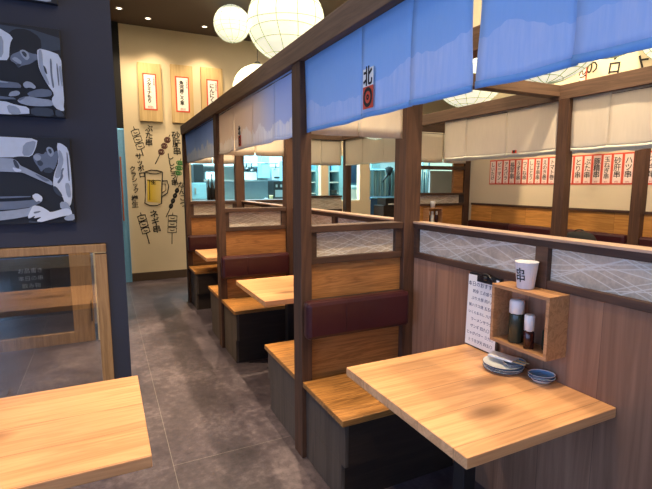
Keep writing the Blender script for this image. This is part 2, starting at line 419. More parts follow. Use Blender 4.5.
# left corner by the drawings: pale blue glazed strip and dark door head
s = thing('blue_glass_panel', 'narrow pale blue glass panel between the navy wall and the drawing wall', 'panel', (.2,YB-.03,0))
MB().box((.225,YB-.04,.0),(.30,YB-.02,2.3),.003).build('glass_pane', 'glass_blue', s)
MB().box((.235,YB-.06,.95),(.255,YB-.04,1.9),.003).build('orange_reflection', 'terracotta', s)  # reflection in the glass edge, painted as a solid orange strip
MB().box((.30,YB-.05,0),(.315,YB-.015,2.3),.002).build('edge', 'glass_blue', s)
struct('door_2', MB().box((-.0,YB-.05,2.32),(.315,YB+.07,ZC),0), 'black_matte')

# ------------------------------------------------------------------ chef photographs (flat prints)
flat('ph0', (.003,.007,.020), .6, var=.1); flat('ph1', (.028,.045,.085), .6, var=.2); flat('ph2', (.11,.15,.25), .6, var=.25, scale=20)
flat('ph3', (.26,.33,.48), .6, var=.2, scale=25); flat('ph4', (.52,.62,.82), .6, var=.12, scale=25)
def picture(label, xr, z0, z1, shapes, xl):
    """xl..xr width; shapes in picture pixels of an 80 x 100 canvas, (tone, outline)"""
    p = thing('wall_photograph', label, 'picture', ((xl+xr)/2, YN, z0), 'chef photographs on the navy wall')
    MB().box((xl,YN-.03,z0),(xr,YN,z1),.002).build('canvas', 'ph0', p)
    m = MB()
    for k, (tone, pts) in enumerate(shapes):
        d = .0303+.0004*k
        pts = chaikin(pts)
        m.poly(pts, lambda u, v, t, d=d: (xr-(1-u)*UW, YN-d-t*1.0, z1-v*(z1-z0)), .0003, tone)
    m.build('print', ['ph0','ph1','ph2','ph3','ph4'], p)
def chaikin(pts, n=1):
    for _ in range(n):
        q = []
        for i in range(len(pts)):
            a, b = pts[i], pts[(i+1) % len(pts)]
            q += [(a[0]*.78+b[0]*.22, a[1]*.78+b[1]*.22), (a[0]*.22+b[0]*.78, a[1]*.22+b[1]*.78)]
        pts = q
    return pts
def canv(pts, tl, tr, br, bl):
    out = []
    for x, y in pts:
        v = (y-tl[1])/(bl[1]-tl[1]); xr_ = tr[0]+(br[0]-tr[0])*v; out.append((x/xr_, v))
    return out
C1 = ((0,98),(235,122),(262,470),(0,466)); C2 = ((0,55),(280,65),(303,400),(0,408))
P1 = [(t, canv(q, *C1)) for t, q in [
  (1,[(-250,100),(240,115),(250,200),(-250,230)]), (0,[(30,150),(60,118),(110,112),(160,140),(165,185),(145,190),(140,215),(120,240),(60,262),(38,250),(36,200)]),
  (4,[(-260,60),(0,118),(58,150),(42,180),(34,245),(0,248),(-260,270)]), (3,[(-10,150),(20,155),(14,235),(-20,240)]),
  (2,[(38,245),(44,222),(76,206),(90,198),(120,208),(148,212),(146,230),(118,252),(84,262),(68,272),(60,256)]), (3,[(44,238),(60,228),(84,244),(80,258),(62,250)]), (1,[(60,258),(80,256),(78,264),(66,270)]),
  (3,[(76,204),(92,196),(112,206),(116,228),(104,240),(88,228)]), (1,[(84,206),(96,204),(106,214),(102,228),(92,222)]), (2,[(112,214),(148,208),(150,232),(120,240)]),
  (4,[(148,186),(190,190),(245,205),(252,300),(262,420),(236,428),(208,420),(200,390),(214,368),(184,330),(152,272),(146,220)]),
  (3,[(150,190),(166,190),(170,270),(196,330),(186,332),(152,272)]), (2,[(196,222),(204,224),(206,290),(214,340),(206,344),(198,290)]), (2,[(222,240),(228,240),(236,330),(230,332)]), (1,[(168,250),(180,262),(186,290),(176,284)]), (3,[(232,250),(246,250),(254,330),(244,336)]),
  (2,[(-250,330),(60,330),(78,344),(72,356),(-250,362)]), (3,[(82,338),(96,324),(118,326),(138,344),(130,354),(112,348),(92,354)]), (3,[(30,372),(60,364),(72,374),(60,386),(20,392)]),
  (2,[(96,372),(150,350),(200,352),(204,376),(170,384),(110,388)]), (3,[(56,402),(98,384),(140,390),(204,394),(212,418),(150,424),(100,424),(62,414)]), (2,[(60,398),(90,386),(88,394),(64,408)]),
  (4,[(200,392),(216,380),(240,392),(262,430),(250,440),(214,426)]), (1,[(216,432),(240,436),(262,460),(216,462)]), (2,[(-250,392),(40,392),(56,404),(-250,410)]),
  (4,[(-250,412),(0,410),(50,424),(104,430),(104,466),(-250,466)]), (3,[(10,424),(60,432),(70,462),(20,464)]), (3,[(-250,300),(30,334),(20,340),(-250,326)]), (1,[(110,430),(204,428),(212,464),(112,464)])]]
P2 = [(t, canv(q, *C2)) for t, q in [
  (0,[(110,118),(128,60),(204,62),(222,84),(216,120),(204,160),(120,150)]), (4,[(-260,56),(0,57),(128,60),(118,96),(94,134),(40,132),(0,138),(-260,140)]), (3,[(60,80),(120,66),(112,98),(92,130),(50,130)]),
  (2,[(98,132),(120,116),(150,124),(164,108),(180,130),(222,100),(224,132),(200,188),(182,176),(150,182),(136,196),(122,172),(110,160)]), (3,[(100,132),(118,120),(140,130),(136,146),(114,150)]), (1,[(118,150),(136,146),(150,160),(136,172),(122,166)]), (1,[(150,180),(182,174),(196,190),(180,200),(148,196)]),
  (3,[(164,100),(176,90),(196,96),(204,116),(190,134),(174,124)]), (1,[(172,102),(186,98),(194,112),(184,122)]),
  (4,[(216,74),(240,76),(272,96),(282,160),(290,290),(278,340),(250,330),(236,292),(206,282),(190,254),(196,208),(226,148)]),
  (3,[(222,100),(240,110),(250,150),(232,190),(238,206),(216,222),(198,214),(226,150)]), (2,[(236,180),(252,176),(240,196),(246,214),(220,244),(212,236),(232,214)]), (2,[(262,110),(270,116),(278,230),(270,232)]), (1,[(188,254),(206,252),(240,292),(228,298),(200,280)]), (3,[(250,240),(276,240),(284,300),(262,300)]),
  (3,[(-250,140),(0,140),(26,150),(40,170),(62,178),(128,206),(186,230),(192,252),(150,236),(90,214),(50,198),(22,196),(-250,190)]), (1,[(6,146),(20,148),(34,170),(32,184),(14,176)]), (4,[(0,176),(24,182),(44,186),(40,194),(12,196)]), (2,[(100,200),(130,208),(184,232),(150,234)]),
  (2,[(-250,318),(60,312),(120,302),(136,318),(60,344),(-250,352)]), (4,[(82,292),(108,280),(138,298),(130,318),(116,312),(104,318)]), (2,[(-250,296),(80,292),(76,298),(-250,306)]),
  (3,[(-250,366),(60,344),(90,332),(76,360),(60,378),(-250,404)]), (4,[(56,378),(72,352),(88,330),(126,336),(158,352),(172,362),(222,352),(268,340),(284,358),(286,374),(230,380),(170,392),(120,402),(96,396),(130,378),(84,386),(96,372),(62,386)]), (2,[(86,358),(124,354),(120,360),(90,366)]),
  (3,[(222,318),(262,318),(284,356),(262,344),(226,350)]), (1,[(60,392),(96,398),(150,402),(60,404)]), (3,[(240,384),(296,366),(300,398),(250,398)])]]
P3 = [(2,[(.0,.84),(.40,.88),(.38,.99),(.05,.99)]), (3,[(.55,.9),(.90,.92),(.9,.99),(.56,.99)]), (1,[(-.3,.7),(.1,.8),(.1,.95),(-.3,.9)])]
def clampP(sh): return [(t, [(min(max(u, -1.1), .995), min(max(v, .005), .995)) for u, v in pts]) for t, pts in sh]
UW = .25
picture('blue-toned photograph of a chef bending over a board, above the other chef', -.150, 1.823, 2.240, clampP(P1), -.66)
picture('blue-toned photograph of a chef pressing with both hands, lowest on the navy wall', -.140, 1.305, 1.724, clampP(P2), -.66)
picture('dark photograph cut off at the top left edge, above the chef pictures', -.150, 2.355, 2.74, clampP(P3), -.66)

# ------------------------------------------------------------------ booth dividers
BY = [.30, 2.16, 4.05, 5.86]
YEND = 5.97
def cross_divider(y, label, i):
    """partition across the booths: aisle post, corner post, glazed rail, plywood panel"""
    p = thing('booth_divider', label, 'partition', (.9,y,0), 'dividers across the aisle booths')
    z0 = .012
    MB().box((.90,y,z0*0),(.962,y+.11,2.10),.003).build('post', 'dark_post', p)
    MB().box((1.545,y,0),(1.655,y+.11,2.10),.003).build('post', 'dark_post', p)
    MB().box((.962,y+.01,1.245),(1.545,y+.10,1.282),.003).box((.962,y+.02,1.075),(1.545,y+.09,1.112),.003).box((.962,y+.02,1.112),(1.0,y+.09,1.245),.002).box((1.50,y+.02,1.112),(1.545,y+.09,1.245),.002).build('rail', 'dark_railx', p)
    MB().box((1.0,y+.045,1.112),(1.50,y+.053,1.245),0).build('glass_pane', 'washi_glass', p)
    MB().box((.962,y+.035,.0),(1.545,y+.075,1.075),0).build('panel', 'panel_ply', p)
    return p
cross_divider(BY[1], 'glazed wooden booth divider behind the nearest table, its post ending at the floor', 1)
cross_divider(BY[2], 'glazed wooden booth divider behind the second table, midway along the aisle', 2)
cross_divider(BY[3], 'glazed wooden booth divider at the far end of the aisle booths', 3)
def side_divider(y0, y1, label, div):
    p = thing('booth_side_wall', label, 'partition', (1.61,y0,0), 'side walls of the aisle booths')
    r = MB().box((1.615,y0,1.241),(1.66,y1,1.272),.002).box((1.615,y0,1.072),(1.66,y1,1.106),.003)
    ys = [y0+.0, y1-.04]
    r.box((1.615,y0,1.106),(1.655,y0+.03,1.241),.001).box((1.615,y1-.03,1.106),(1.655,y1,1.241),.001)
    r.box((1.61,div-.03,1.07),(1.66,div+.03,1.245),.002)
    r.build('rail', 'dark_rail', p)
    MB().box((1.605,y0,1.272),(1.69,y1,1.284),.002).build('lit_rail_cap', 'rail_top_lit', p)  # paler strip painting the light that falls on the rail's top
    MB().box((1.636,y0+.03,1.106),(1.642,div-.03,1.241),0).build('glass_pane', 'washi_glass', p)
    MB().box((1.636,div+.03,1.106),(1.642,y1-.03,1.241),0).build('glass_pane', 'washi_glass', p)
    MB().box((1.621,y0,0),(1.648,y1,1.072),0).build('panel', 'old_board', p)
side_divider(-.9, BY[1], 'knotty brown board side wall with patterned glass, beside the nearest table', 1.288)
side_divider(BY[1]+.11, BY[2], 'booth side wall with patterned glass, beside the second table', 3.2)
side_divider(BY[2]+.11, BY[3], 'booth side wall with patterned glass, beside the farthest table', 5.0)

# long beams
def beam(a, b, label, m, grp=None, nm='wooden_beam'):
    l = Vector(((a[0]+b[0])/2, (a[1]+b[1])/2, a[2]))
    return one(nm, MB().box(a, b, .003), m, label, 'beam', l, grp)
beam((.89,-1.2,2.10),(.972,YEND,2.205), 'long dark brown beam over the aisle posts, rising past the round lanterns', 'beam')
beam((1.55,-1.2,2.10),(1.65,YEND,2.205), 'brown beam over the inner posts of the aisle booths', 'beam')
for k, q in ((1, 'short cross beam over the divider behind the nearest table'), (2, 'short cross beam over the divider behind the second table'), (3, 'short cross beam over the divider at the far end')):
    beam((.972,BY[k]+.01,2.105),(1.55,BY[k]+.1,2.20), q, 'beamx')
beam((3.0,-.5,2.10),(3.09,6.1,2.205), 'brown beam over the right-hand booths, with beige curtains below', 'beam')
beam((1.65,2.33,2.125),(3.0,2.42,2.205), 'brown cross beam bridging the middle aisle under the large lantern', 'beamx')
beam((3.09,4.12,2.06),(3.85,4.21,2.205), 'dark beam end in the right-hand row, just right of the corner post', 'dark_railx')  # beam in shadow: shade put into its colour with the darker rail wood
beam((2.3,5.7,2.10),(3.0,5.8,2.205), 'far cross beam above the beige curtain beyond the aisle booths', 'beamx')
beam((3.78,-.5,2.10),(3.85,4.12,2.205), 'beam fixed along the right wall, behind the beige curtains', 'beam')
# lone posts
def post(x0, y0, x1, y1, z1, label): return one('wooden_post', MB().box((x0,y0,0),(x1,y1,z1),.003), 'dark_post', label, 'post', ((x0+x1)/2,(y0+y1)/2,0))
post(3.0,2.25,3.075,2.335,2.10, 'dark brown post in front of the red-edged menu strips')
post(3.78,2.15,3.848,2.235,2.10, 'dark brown post against the right wall, rightmost in view')
post(3.055,5.67,3.135,5.77,2.10, 'slim far post between beige curtains, in front of the kitchen')
post(2.32,5.7,2.38,5.8,2.10, 'far post on the left end of the low stone screen')

# ------------------------------------------------------------------ benches, backrests, tables
def bench(y0, y1, z, label):
    """y0 is the divider side, y1 the knee side"""
    p = thing('booth_bench', label, 'bench', (1.26,y0,0), 'oak-topped booth benches')
    s = 1 if y1 > y0 else -1
    MB().box((.905,y0,z-.03),(1.60,y1,z),.003).build('seat', 'seat_oak', p)
    MB().box((.925,y0,.20),(.945,y1-s*.015,z-.03),.002).box((.945,y1-s*.035,.2),(1.60,y1-s*.015,z-.03),0,1).box((.925,y0,.0),(.945,y1-s*.05,.20),.002).box((.945,y1-s*.07,0),(1.60,y1-s*.05,.2),0,1).build('side_panel', ['bench_side','bench_dark'], p)
    return p
bench(BY[1], 1.70, .442, 'oak-topped bench beside the nearest table, against the tall post')
bench(BY[1]+.11, 2.82, .437, 'bench on the far side of the first divider, only its aisle corner showing')
bench(BY[2], 3.60, .462, 'oak-topped bench behind the second table')
bench(BY[2]+.11, 4.66, .462, 'bench behind the second divider, a narrow slice showing past its post')
bench(BY[3], 5.42, .472, 'oak-topped bench behind the farthest table')
def backrest(y, label, dz=0):
    p = thing('backrest_cushion', label, 'cushion', (1.2,y,.7+dz), 'burgundy leather backrests')
    m = MB().box((.905,y-.075,.69+dz),(1.545,y-.001,.893+dz),.022); m.build('pad', 'leather', p)
    
    MB().box((.963,y-.002,.70+dz),(1.54,y+.034,.885+dz),.001).build('backing_board', 'bench_dark', p)
    t = MB()
    t.tube([(1.13,y-.0755,.72+dz),(1.13,y-.0765,.80+dz),(1.13,y-.0755,.885+dz)], .0016, 6); t.build('seam', 'leather', p)
for y, q, dz in ((BY[1],'burgundy leather backrest over the bench by the nearest table',0),(BY[2],'burgundy leather backrest behind the second table',-.035),(BY[3],'burgundy leather backrest behind the farthest table',-.03)): backrest(y, q, dz)
def table(x0, y0, x1, y1, label, leg=True, z=.70, px=None):
    p = thing('dining_table', label, 'table', ((x0+x1)/2,(y0+y1)/2,0), 'pale oak dining tables')
    MB().box((x0,y0,z-.038),(x1,y1,z),.003).build('tabletop', 'oak', p)
    cx, cy = (px or (x0+x1)/2), (y0+y1)/2
    MB().box((cx-.032,cy-.032,.02),(cx+.032,cy+.032,z-.06),.004).build('leg', 'black', p)
    MB().box((cx-.15,cy-.15,.0),(cx+.15,cy+.15,.015),.005).build('base_plate', 'black', p)
    MB().box((cx-.2,cy-.2,z-.062),(cx+.2,cy+.2,z-.038),.003).build('mounting_plate', 'black', p)
    return p
table(.916,.942,1.62,1.69, 'pale oak table in the nearest booth, with plates on it')
table(.94,2.90,1.60,3.66, 'pale oak table in the second booth along the aisle', z=.708)
table(.95,4.90,1.60,5.60, 'pale oak table in the farthest booth, smallest in view', z=.71)
t = table(-1.1,1.36,.083,2.0, 'pale oak table in the bottom left corner, in front of the navy wall', px=-.85)

# ------------------------------------------------------------------ curtains
def noren(x, y0, y1, cuts, mat, label, hem='blue_hem', ztop=2.10, zbot=1.755, group=None, curl=.0, cat='curtain'):
    """hanging along y in the plane x; cuts are the panel borders"""
    p = thing('noren_curtain', label, cat, (x,y0,zbot), group)
    for a, b in zip(cuts[:-1], cuts[1:]):
        n = max(4, int(abs(b-a)/.03))
        ph = random.random()*6
        def fn(u, v, a=a, b=b, ph=ph):
            y = a-(b-a)*.006+(b-a)*1.012*u; drop = 1-v
            off = .010*math.sin(y*11+ph)*drop+.004*math.sin(y*31+ph*2)*drop
            sag = .007*math.sin(PI*u)*drop+curl*drop**2*(abs(u-.0) < .08)
            return (x+off, y+.004*math.sin(v*7+ph)*drop, zbot-sag*.7+(ztop-zbot)*v)
        m = MB().grid(fn, n, 10)
        c = m.build('cloth_panel', mat, p, (x, y0, zbot))
        md = c.modifiers.new('thick', 'SOLIDIFY'); md.thickness = .0018
        h = MB()
        h.grid(lambda u, v: tuple(Vector(fn(u, v*.055))+Vector((-.0022,0,-.0005))), n, 1)
        ho = h.build('hem', hem, p, (x, y0, zbot)); md = ho.modifiers.new('thick', 'SOLIDIFY'); md.thickness = .0006
    m = MB().tube([(x+.004,y0,ztop-.014),(x+.004,y1,ztop-.014)], .005, 8); m.build('rod', 'dark_rail', p)
    return p
XN = .93
def crest(p, x, yc, zc, s):
    m = MB().box((x-.0015,yc-.038*s,zc),(x,yc+.038*s,zc+.068*s),0); m.build('crest_ground', 'paper', p)
    text('lettering', '北', .078*s, (x-.003,yc,zc+.033*s), 'x', 'ink', p, False, offset=.0018, sx=.85)
    MB().box((x-.0015,yc-.038*s,zc-.085*s),(x,yc+.038*s,zc),0).build('crest_ground', 'red_paper', p)
    n = 40; m = MB()
    ring = lambda r1, r2, d, mi: [m.bm.faces.new([m.bm.verts.new(q) for q in ((x-d,yc+r1*math.cos(a),zc-.042*s+1.12*r1*math.sin(a)),(x-d,yc+r2*math.cos(a),zc-.042*s+1.12*r2*math.sin(a)),(x-d,yc+r2*math.cos(b),zc-.042*s+1.12*r2*math.sin(b)),(x-d,yc+r1*math.cos(b),zc-.042*s+1.12*r1*math.sin(b)))]) for a, b in ((2*PI*k/n, 2*PI*(k+1)/n) for k in range(n))]
    ring(.021*s, .034*s, .0025, 0); ring(.003*s, .010*s, .0025, 0)
    m.build('crest_ring', 'ink', p)
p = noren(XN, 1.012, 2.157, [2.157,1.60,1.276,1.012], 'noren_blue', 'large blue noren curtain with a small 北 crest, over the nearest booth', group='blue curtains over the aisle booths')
crest(p, XN-.020, 1.52, 1.862, .95)
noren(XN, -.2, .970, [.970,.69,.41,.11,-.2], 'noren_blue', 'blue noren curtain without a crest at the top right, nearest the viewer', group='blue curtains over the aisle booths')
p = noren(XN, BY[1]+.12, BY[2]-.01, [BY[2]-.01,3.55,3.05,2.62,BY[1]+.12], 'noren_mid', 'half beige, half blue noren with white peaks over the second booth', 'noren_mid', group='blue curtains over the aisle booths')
crest(p, XN-.018, 3.33, 1.85, .9)
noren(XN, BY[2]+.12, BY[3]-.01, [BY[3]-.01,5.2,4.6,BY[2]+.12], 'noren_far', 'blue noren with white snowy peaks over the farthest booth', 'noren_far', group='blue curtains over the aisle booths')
def noren_x(y, x0, x1, n, label, zbot=1.755, ztop=2.10, mark=False):
    p = thing('noren_curtain', label, 'curtain', ((x0+x1)/2,y,zbot), 'beige linen curtains')
    for k in range(n):
        a = x0+(x1-x0)*k/n+.003; b = x0+(x1-x0)*(k+1)/n-.003; ph = random.random()*6
        fn = lambda u, v: (a+(b-a)*u, y+.006*math.sin((a+(b-a)*u)*14+ph)*(1-v), zbot+(ztop-zbot)*v-.004*math.sin(PI*u)*(1-v))
        c = MB().grid(fn, 14, 6).build('cloth_panel', 'linen', p); c.modifiers.new('thick', 'SOLIDIFY').thickness = .0018
    MB().tube([(x0,y+.004,ztop-.012),(x1,y+.004,ztop-.012)], .005, 8).build('rod', 'dark_railx', p)
    return p
noren_x(BY[1]+.03, .97, 1.54, 2, 'beige linen curtain over the divider behind the nearest table')
noren_x(BY[2]+.03, .97, 1.54, 2, 'beige linen curtain over the divider behind the second table')
noren_x(BY[3]+.03, .97, 1.54, 2, 'beige linen curtain over the farthest divider')
noren_x(5.74, 2.385, 3.01, 2, 'short beige linen curtain left of the slim far post')
noren_x(4.09, 3.1, 3.76, 2, 'short beige linen curtain under the dark beam end', zbot=1.735, ztop=2.06)
noren(3.035, 4.25, 5.66, [5.66,5.2,4.7,4.25], 'linen', 'beige linen curtain right of the slim far post, kitchen below it', 'linen_hem', group='beige linen curtains')
def big_noren(y0, y1, cuts, label):
    p = noren(3.03, y0, y1, cuts, 'linen', label, 'linen_hem', zbot=1.735, group='beige linen curtains')
    m = MB().grid(lambda u, v: (3.05+.004*math.sin(u*40), y0+(y1-y0)*u, 1.715+.06*v+.004*math.sin(u*23)), 60, 1)
    o = m.build('lining', 'linen_hem', p); o.modifiers.new('thick', 'SOLIDIFY').thickness = .001
    return p
p = big_noren(2.345, 3.60, [3.60,3.30,2.83,2.345], 'wide beige curtain left of the post, with a small dark red mark')
MB().box((3.018,2.71,1.748),(3.022,2.755,1.772),.001).build('crest_ground', 'red_paper', p)
MB().box((3.0165,2.72,1.752),(3.0175,2.745,1.772),.0).build('crest', 'ink', p)
big_noren(1.69, 2.24, [2.24,1.97,1.69], 'beige curtain between the two right-hand posts, above the menu strips')
big_noren(.4, 1.675, [1.675,1.2,.8,.4], 'beige curtain at the right edge, mostly outside the view')

# ------------------------------------------------------------------ right-hand row
p = thing('long_bench', 'long bench with burgundy backrest along the right wall, under the menu strips', 'bench', (3.6,1.5,0))
MB().box((3.35,-.4,.56),(3.772,4.03,.60),.004).build('seat', 'seat_oak', p)
MB().box((3.40,-.4,.0),(3.772,4.03,.56),.003).build('base', 'bench_dark', p)
m = MB()
for a_, b_ in ((-.4,.45),(.453,1.3),(1.303,2.14),(2.245,2.84),(2.843,3.44),(3.443,4.03)): m.box((3.76,a_,.76),(3.834,b_,1.09),.02)
m.build('backrest', 'leather', p)
# dark bag on it
m = MB().grid(lambda u, v: (3.60+.13*math.cos(2*PI*u)*math.sin(PI*v)**.6, 2.52+.17*math.sin(2*PI*u)*math.sin(PI*v)**.6*(1+.08*math.sin(9*v)), 0.602+.50*(1-math.cos(PI*v))/2+.012*math.sin(6*PI*u)*math.sin(PI*v)), 28, 16)
p = thing('backpack', 'dark rounded bag standing on the bench by the right wall', 'bag', (3.6,2.52,.6))
m.build('body', 'black_matte', p)
MB().tube([(3.60+.0,2.52+.05*math.cos(a),1.088+.03*math.sin(a)) for a in [PI*k/10 for k in range(11)]], .006, 8).build('handle', 'black', p)
# divider at the far end of the right row
p = thing('booth_divider', 'far right divider of orange wood with pale glass and a condiment shelf', 'partition', (3.4,4.12,0))
MB().box((3.765,4.10,0),(3.848,4.19,2.06),.003).build('post', 'dark_post', p)
MB().box((3.0,4.10,0),(3.06,4.19,2.06),.003).build('post', 'dark_post', p)
MB().box((3.06,4.10,1.375),(3.765,4.18,1.40),.002).box((3.06,4.10,1.255),(3.765,4.18,1.28),.002).build('rail', 'dark_railx', p)
MB().box((3.06,4.14,1.28),(3.72,4.147,1.375),0).build('glass_pane', 'washi_glass', p)
MB().box((3.06,4.125,0),(3.765,4.155,1.255),0).build('panel', 'orange_plyx', p)
MB().box((3.62,4.125,1.40),(3.765,4.155,2.06),0).build('panel', 'panel_ply', p)
MB().box((3.06,4.10,1.66),(3.765,4.17,1.70),.002).build('lintel', 'dark_railx', p)
sh = thing('condiment_shelf', 'small open shelf box on the far orange divider', 'shelf', (3.27,4.12,1.08))
m = MB().box((3.20,4.03,1.06),(3.40,4.12,1.072),.001).box((3.20,4.03,1.225),(3.40,4.12,1.237),.001).box((3.20,4.03,1.072),(3.212,4.12,1.225),.001).box((3.388,4.03,1.072),(3.40,4.12,1.225),.001); m.build('case', 'box_wood', sh)
for k, (x, mt, q) in enumerate(((3.235,'soy','dark bottle at the left in the far condiment shelf'),(3.285,'plate_white','pale bottle in the middle of the far condiment shelf'),(3.345,'soy','dark bottle with white cap at the right in the far condiment shelf'))):
    b = thing('sauce_bottle', q, 'bottle', (x,4.07,1.072), 'bottles in the far condiment shelf')
    MB().lathe([(.018,0),(.019,.005),(.019,.07),(.012,.09)], (x,4.07,1.072), 16).build('body', mt, b)
    MB().lathe([(.013,.088),(.013,.12),(.008,.128)], (x,4.07,1.072), 16).build('cap', 'white', b)
b = thing('paper_cup', 'cream cup standing on top of the far condiment shelf', 'cup', (3.29,4.07,1.237))
MB().lathe([(.022,0),(.03,.075),(.027,.075),(.02,.006)], (3.29,4.07,1.237), 20).build('body', 'cup_paper', b)

# red-edged menu strips
YS = [3.803,3.71,3.619,3.532,3.453,3.371,3.297,3.214,3.138,3.06,2.975,2.885,2.797,2.706,2.622,2.533,2.446,2.355,2.265,2.175,2.08]
names = ['しいたけ','ピーマン','アスパラ','長芋串','うずら串','つくね串','ししとう','なす串串','えのき巻','トマト巻','チーズ巻','もも串','とり串','ぶた串','豚精串','玉ねぎ串','砂肝串','ハツ串','レバー串','ネギ串']
ords = 'leftmost,second,third,fourth,fifth,sixth,seventh,eighth,ninth,tenth'.split(',')
for k in range(20):
    a, b = YS[k], YS[k+1]
    q = (f'red-edged menu strip on the right wall, {ords[k]} of the ten left of the post' if k < 10 else
         ('red-edged menu strip on the right wall, hidden mostly behind the front post' if k in (10, 11) else
          (f'red-edged menu strip on the right wall, {ords[k-12]} from the left between the two posts' if k < 18 else f'red-edged menu strip on the right wall, {"just behind" if k == 18 else "right of"} the rightmost post')))
    s = thing('menu_strip', q, 'menu sign', (3.85,(a+b)/2,1.495), 'red-edged menu strips on the right wall')
    MB().box((3.847,b,1.495),(3.8499,a,1.755),0).build('border', 'red_paper', s)
    MB().box((3.8455,b+.011,1.507),(3.8472,a-.011,1.743),0).build('paper_sheet', 'pink_paper', s)
    n = names[k]; sz = .21/len(n)*.98
    text('lettering', n, min(sz, .062), (3.8448,(a+b)/2,1.632), 'x', 'ink', s, True, offset=.0005, thick=.0004)
    text('price_line', '¥'+'百九'[k % 2], .02, (3.8448,(a+b)/2,1.517), 'x', 'red_ink', s, False, thick=.0004)
# brush writing high on the right wall
def graf(s, size, pos, face, label, mat='ink', vertical=True, off=.002, **k):
    o = text('wall_lettering', s, size, pos, face, mat, None, vertical, offset=off, **k); tag(o, label, 'lettering', 'brush writing on the walls'); return o
graf('の', .12, (3.847,2.69,2.49), 'x', 'black brush character の high on the right wall, right of the lantern', vertical=False, tilt=.2)
graf('サロ', .12, (3.847,2.49,2.50), 'x', 'black brush characters サロ high on the right wall', tilt=-.1)
graf('ート', .12, (3.847,2.285,2.50), 'x', 'black brush characters at the far right above the beam', tilt=.3)
s = thing('menu_strip', 'single red-edged strip high on the right wall beside the lantern', 'menu sign', (3.85,2.775,2.35))
MB().box((3.846,2.735,2.36),(3.8499,2.80,2.62),0).build('border', 'red_paper', s)
MB().box((3.844,2.745,2.37),(3.8462,2.80,2.61),0).build('paper_sheet', 'pink_paper', s)
text('lettering', 'りんご', .075, (3.8435,2.775,2.475), 'x', 'ink', s, True, offset=.002, thick=.0004)

# ------------------------------------------------------------------ drawing wall
YW = YB-.002
strips = [(.544,.87,2.435,3.28,.605,.80,'スタミナもり','ちくわ揚げ','leftmost of three high on the drawing wall, with menu paper'),
          (1.01,1.335,2.435,3.30,1.07,1.275,'魚河岸こう草','','middle of three high on the drawing wall, with menu paper'),
          (1.46,1.80,2.44,3.31,1.54,1.725,'にんにくし','','rightmost of three, its lower end behind the long beam')]
for x0, x1, z0, z1, a, b, tx, t2, q in strips:
    s = thing('menu_board', 'pale board, '+q, 'menu sign', ((x0+x1)/2,YB,z0), 'pale menu boards on the drawing wall')
    MB().box((x0,YB-.05,z0),(x1,YB,z1),.003).build('board', 'pale_board', s)
    MB().box((a,YB-.053,2.60),(b,YB-.0502,3.13),0).build('border', 'red_paper', s)
    MB().box((a+.02,YB-.055,2.62),(b-.02,YB-.0532,3.11),0).build('paper_sheet', 'paper', s)
    text('lettering', tx, .40/len(tx)*.98, ((a+b)/2-.01,YB-.0556,2.88), 'y', 'ink', s, True, offset=.0022, thick=.0004)
    text('lettering', '北海道名物', .028, (b-.038,YB-.0556,3.02), 'y', 'ink', s, True, thick=.0004)
    text('price_line', '税別', .04, ((a+b)/2,YB-.0556,2.64), 'y', 'red_ink', s, False, thick=.0004)
def px2w(px, py):
    X = xat(px, YW)
    # height on the wall from the picture row
    th = math.atan(60.5/456); a, b_, c_ = px-326, 244.5-py, 456
    h = c_*math.cos(th)+b_*math.sin(th); z = -c_*math.sin(th)+b_*math.cos(th)
    ya = R(25.8); dy = -a*math.sin(ya)+h*math.cos(ya); dx = a*math.cos(ya)+h*math.sin(ya)
    return (dx*YW/dy, H+z*YW/dy)
def wt(s, size, px, py, label, vertical=True, **k):
    X, Z = px2w(px, py); graf(s, size, (X,YW-.002,Z), 'y', label, vertical=vertical, **k)
wt('ぶた串', .115, 149, 136, 'black brush words ぶた串 beside the upper left skewer drawing', tilt=-.05)
wt('サッポロ', .10, 140.5, 166, 'black brush word サッポロ above and left of the beer mug', tilt=.12)
wt('クラシック', .088, 134.5, 180, 'black brush word クラシック left of the beer mug', tilt=.1)
wt('樽生', .10, 135, 202, 'black brush characters 樽生 below the words left of the mug', tilt=.0)
wt('ネギ串', .13, 155.5, 222, 'black brush words ネギ串 under the beer mug', tilt=.12)
wt('砂肝串', .13, 176.5, 144, 'black brush words 砂肝串 beside the upper post', tilt=.03)
wt('ししとう串', .11, 172.5, 170, 'black brush words ししとう串 beside the green pepper skewer', tilt=.12)
wt('なんこつ', .11, 182.5, 195, 'black brush words at the post, right of the dark skewer', tilt=.05)
def strokes(label, lines, mats, cat='drawing', r=.006):
    """a wall drawing: brush lines (picture points) laid on the plaster"""
    m = MB(); 
    for mi, pts, rr, closed in lines:
        P = [px2w(*q) for q in pts]
        m.tube([(x, YW, z) for x, z in P], rr, 6, mi, closed)
    cx = sum(px2w(*q)[0] for q in lines[0][1])/len(lines[0][1]); cz = sum(px2w(*q)[1] for q in lines[0][1])/len(lines[0][1])
    for v in m.bm.verts: v.co.y = YW+(v.co.y-YW)*.25
    o = m.build('wall_drawing', mats, None, (cx, YW, cz)); return tag(o, label, cat, 'skewer drawings on the wall')
def ell(cx, cy, a, b, n=14, t=0): return [(cx+a*math.cos(2*PI*k/n)*math.cos(t)-b*math.sin(2*PI*k/n)*math.sin(t), cy+a*math.cos(2*PI*k/n)*math.sin(t)+b*math.sin(2*PI*k/n)*math.cos(t)) for k in range(n)]
def sq(cx, cy, a, b, t): return [(cx+u*a*math.cos(t)-v*b*math.sin(t), cy+u*a*math.sin(t)+v*b*math.cos(t)) for u, v in ((-1,-.8),(0,-1),(1,-.8),(1,.8),(0,1),(-1,.9))]
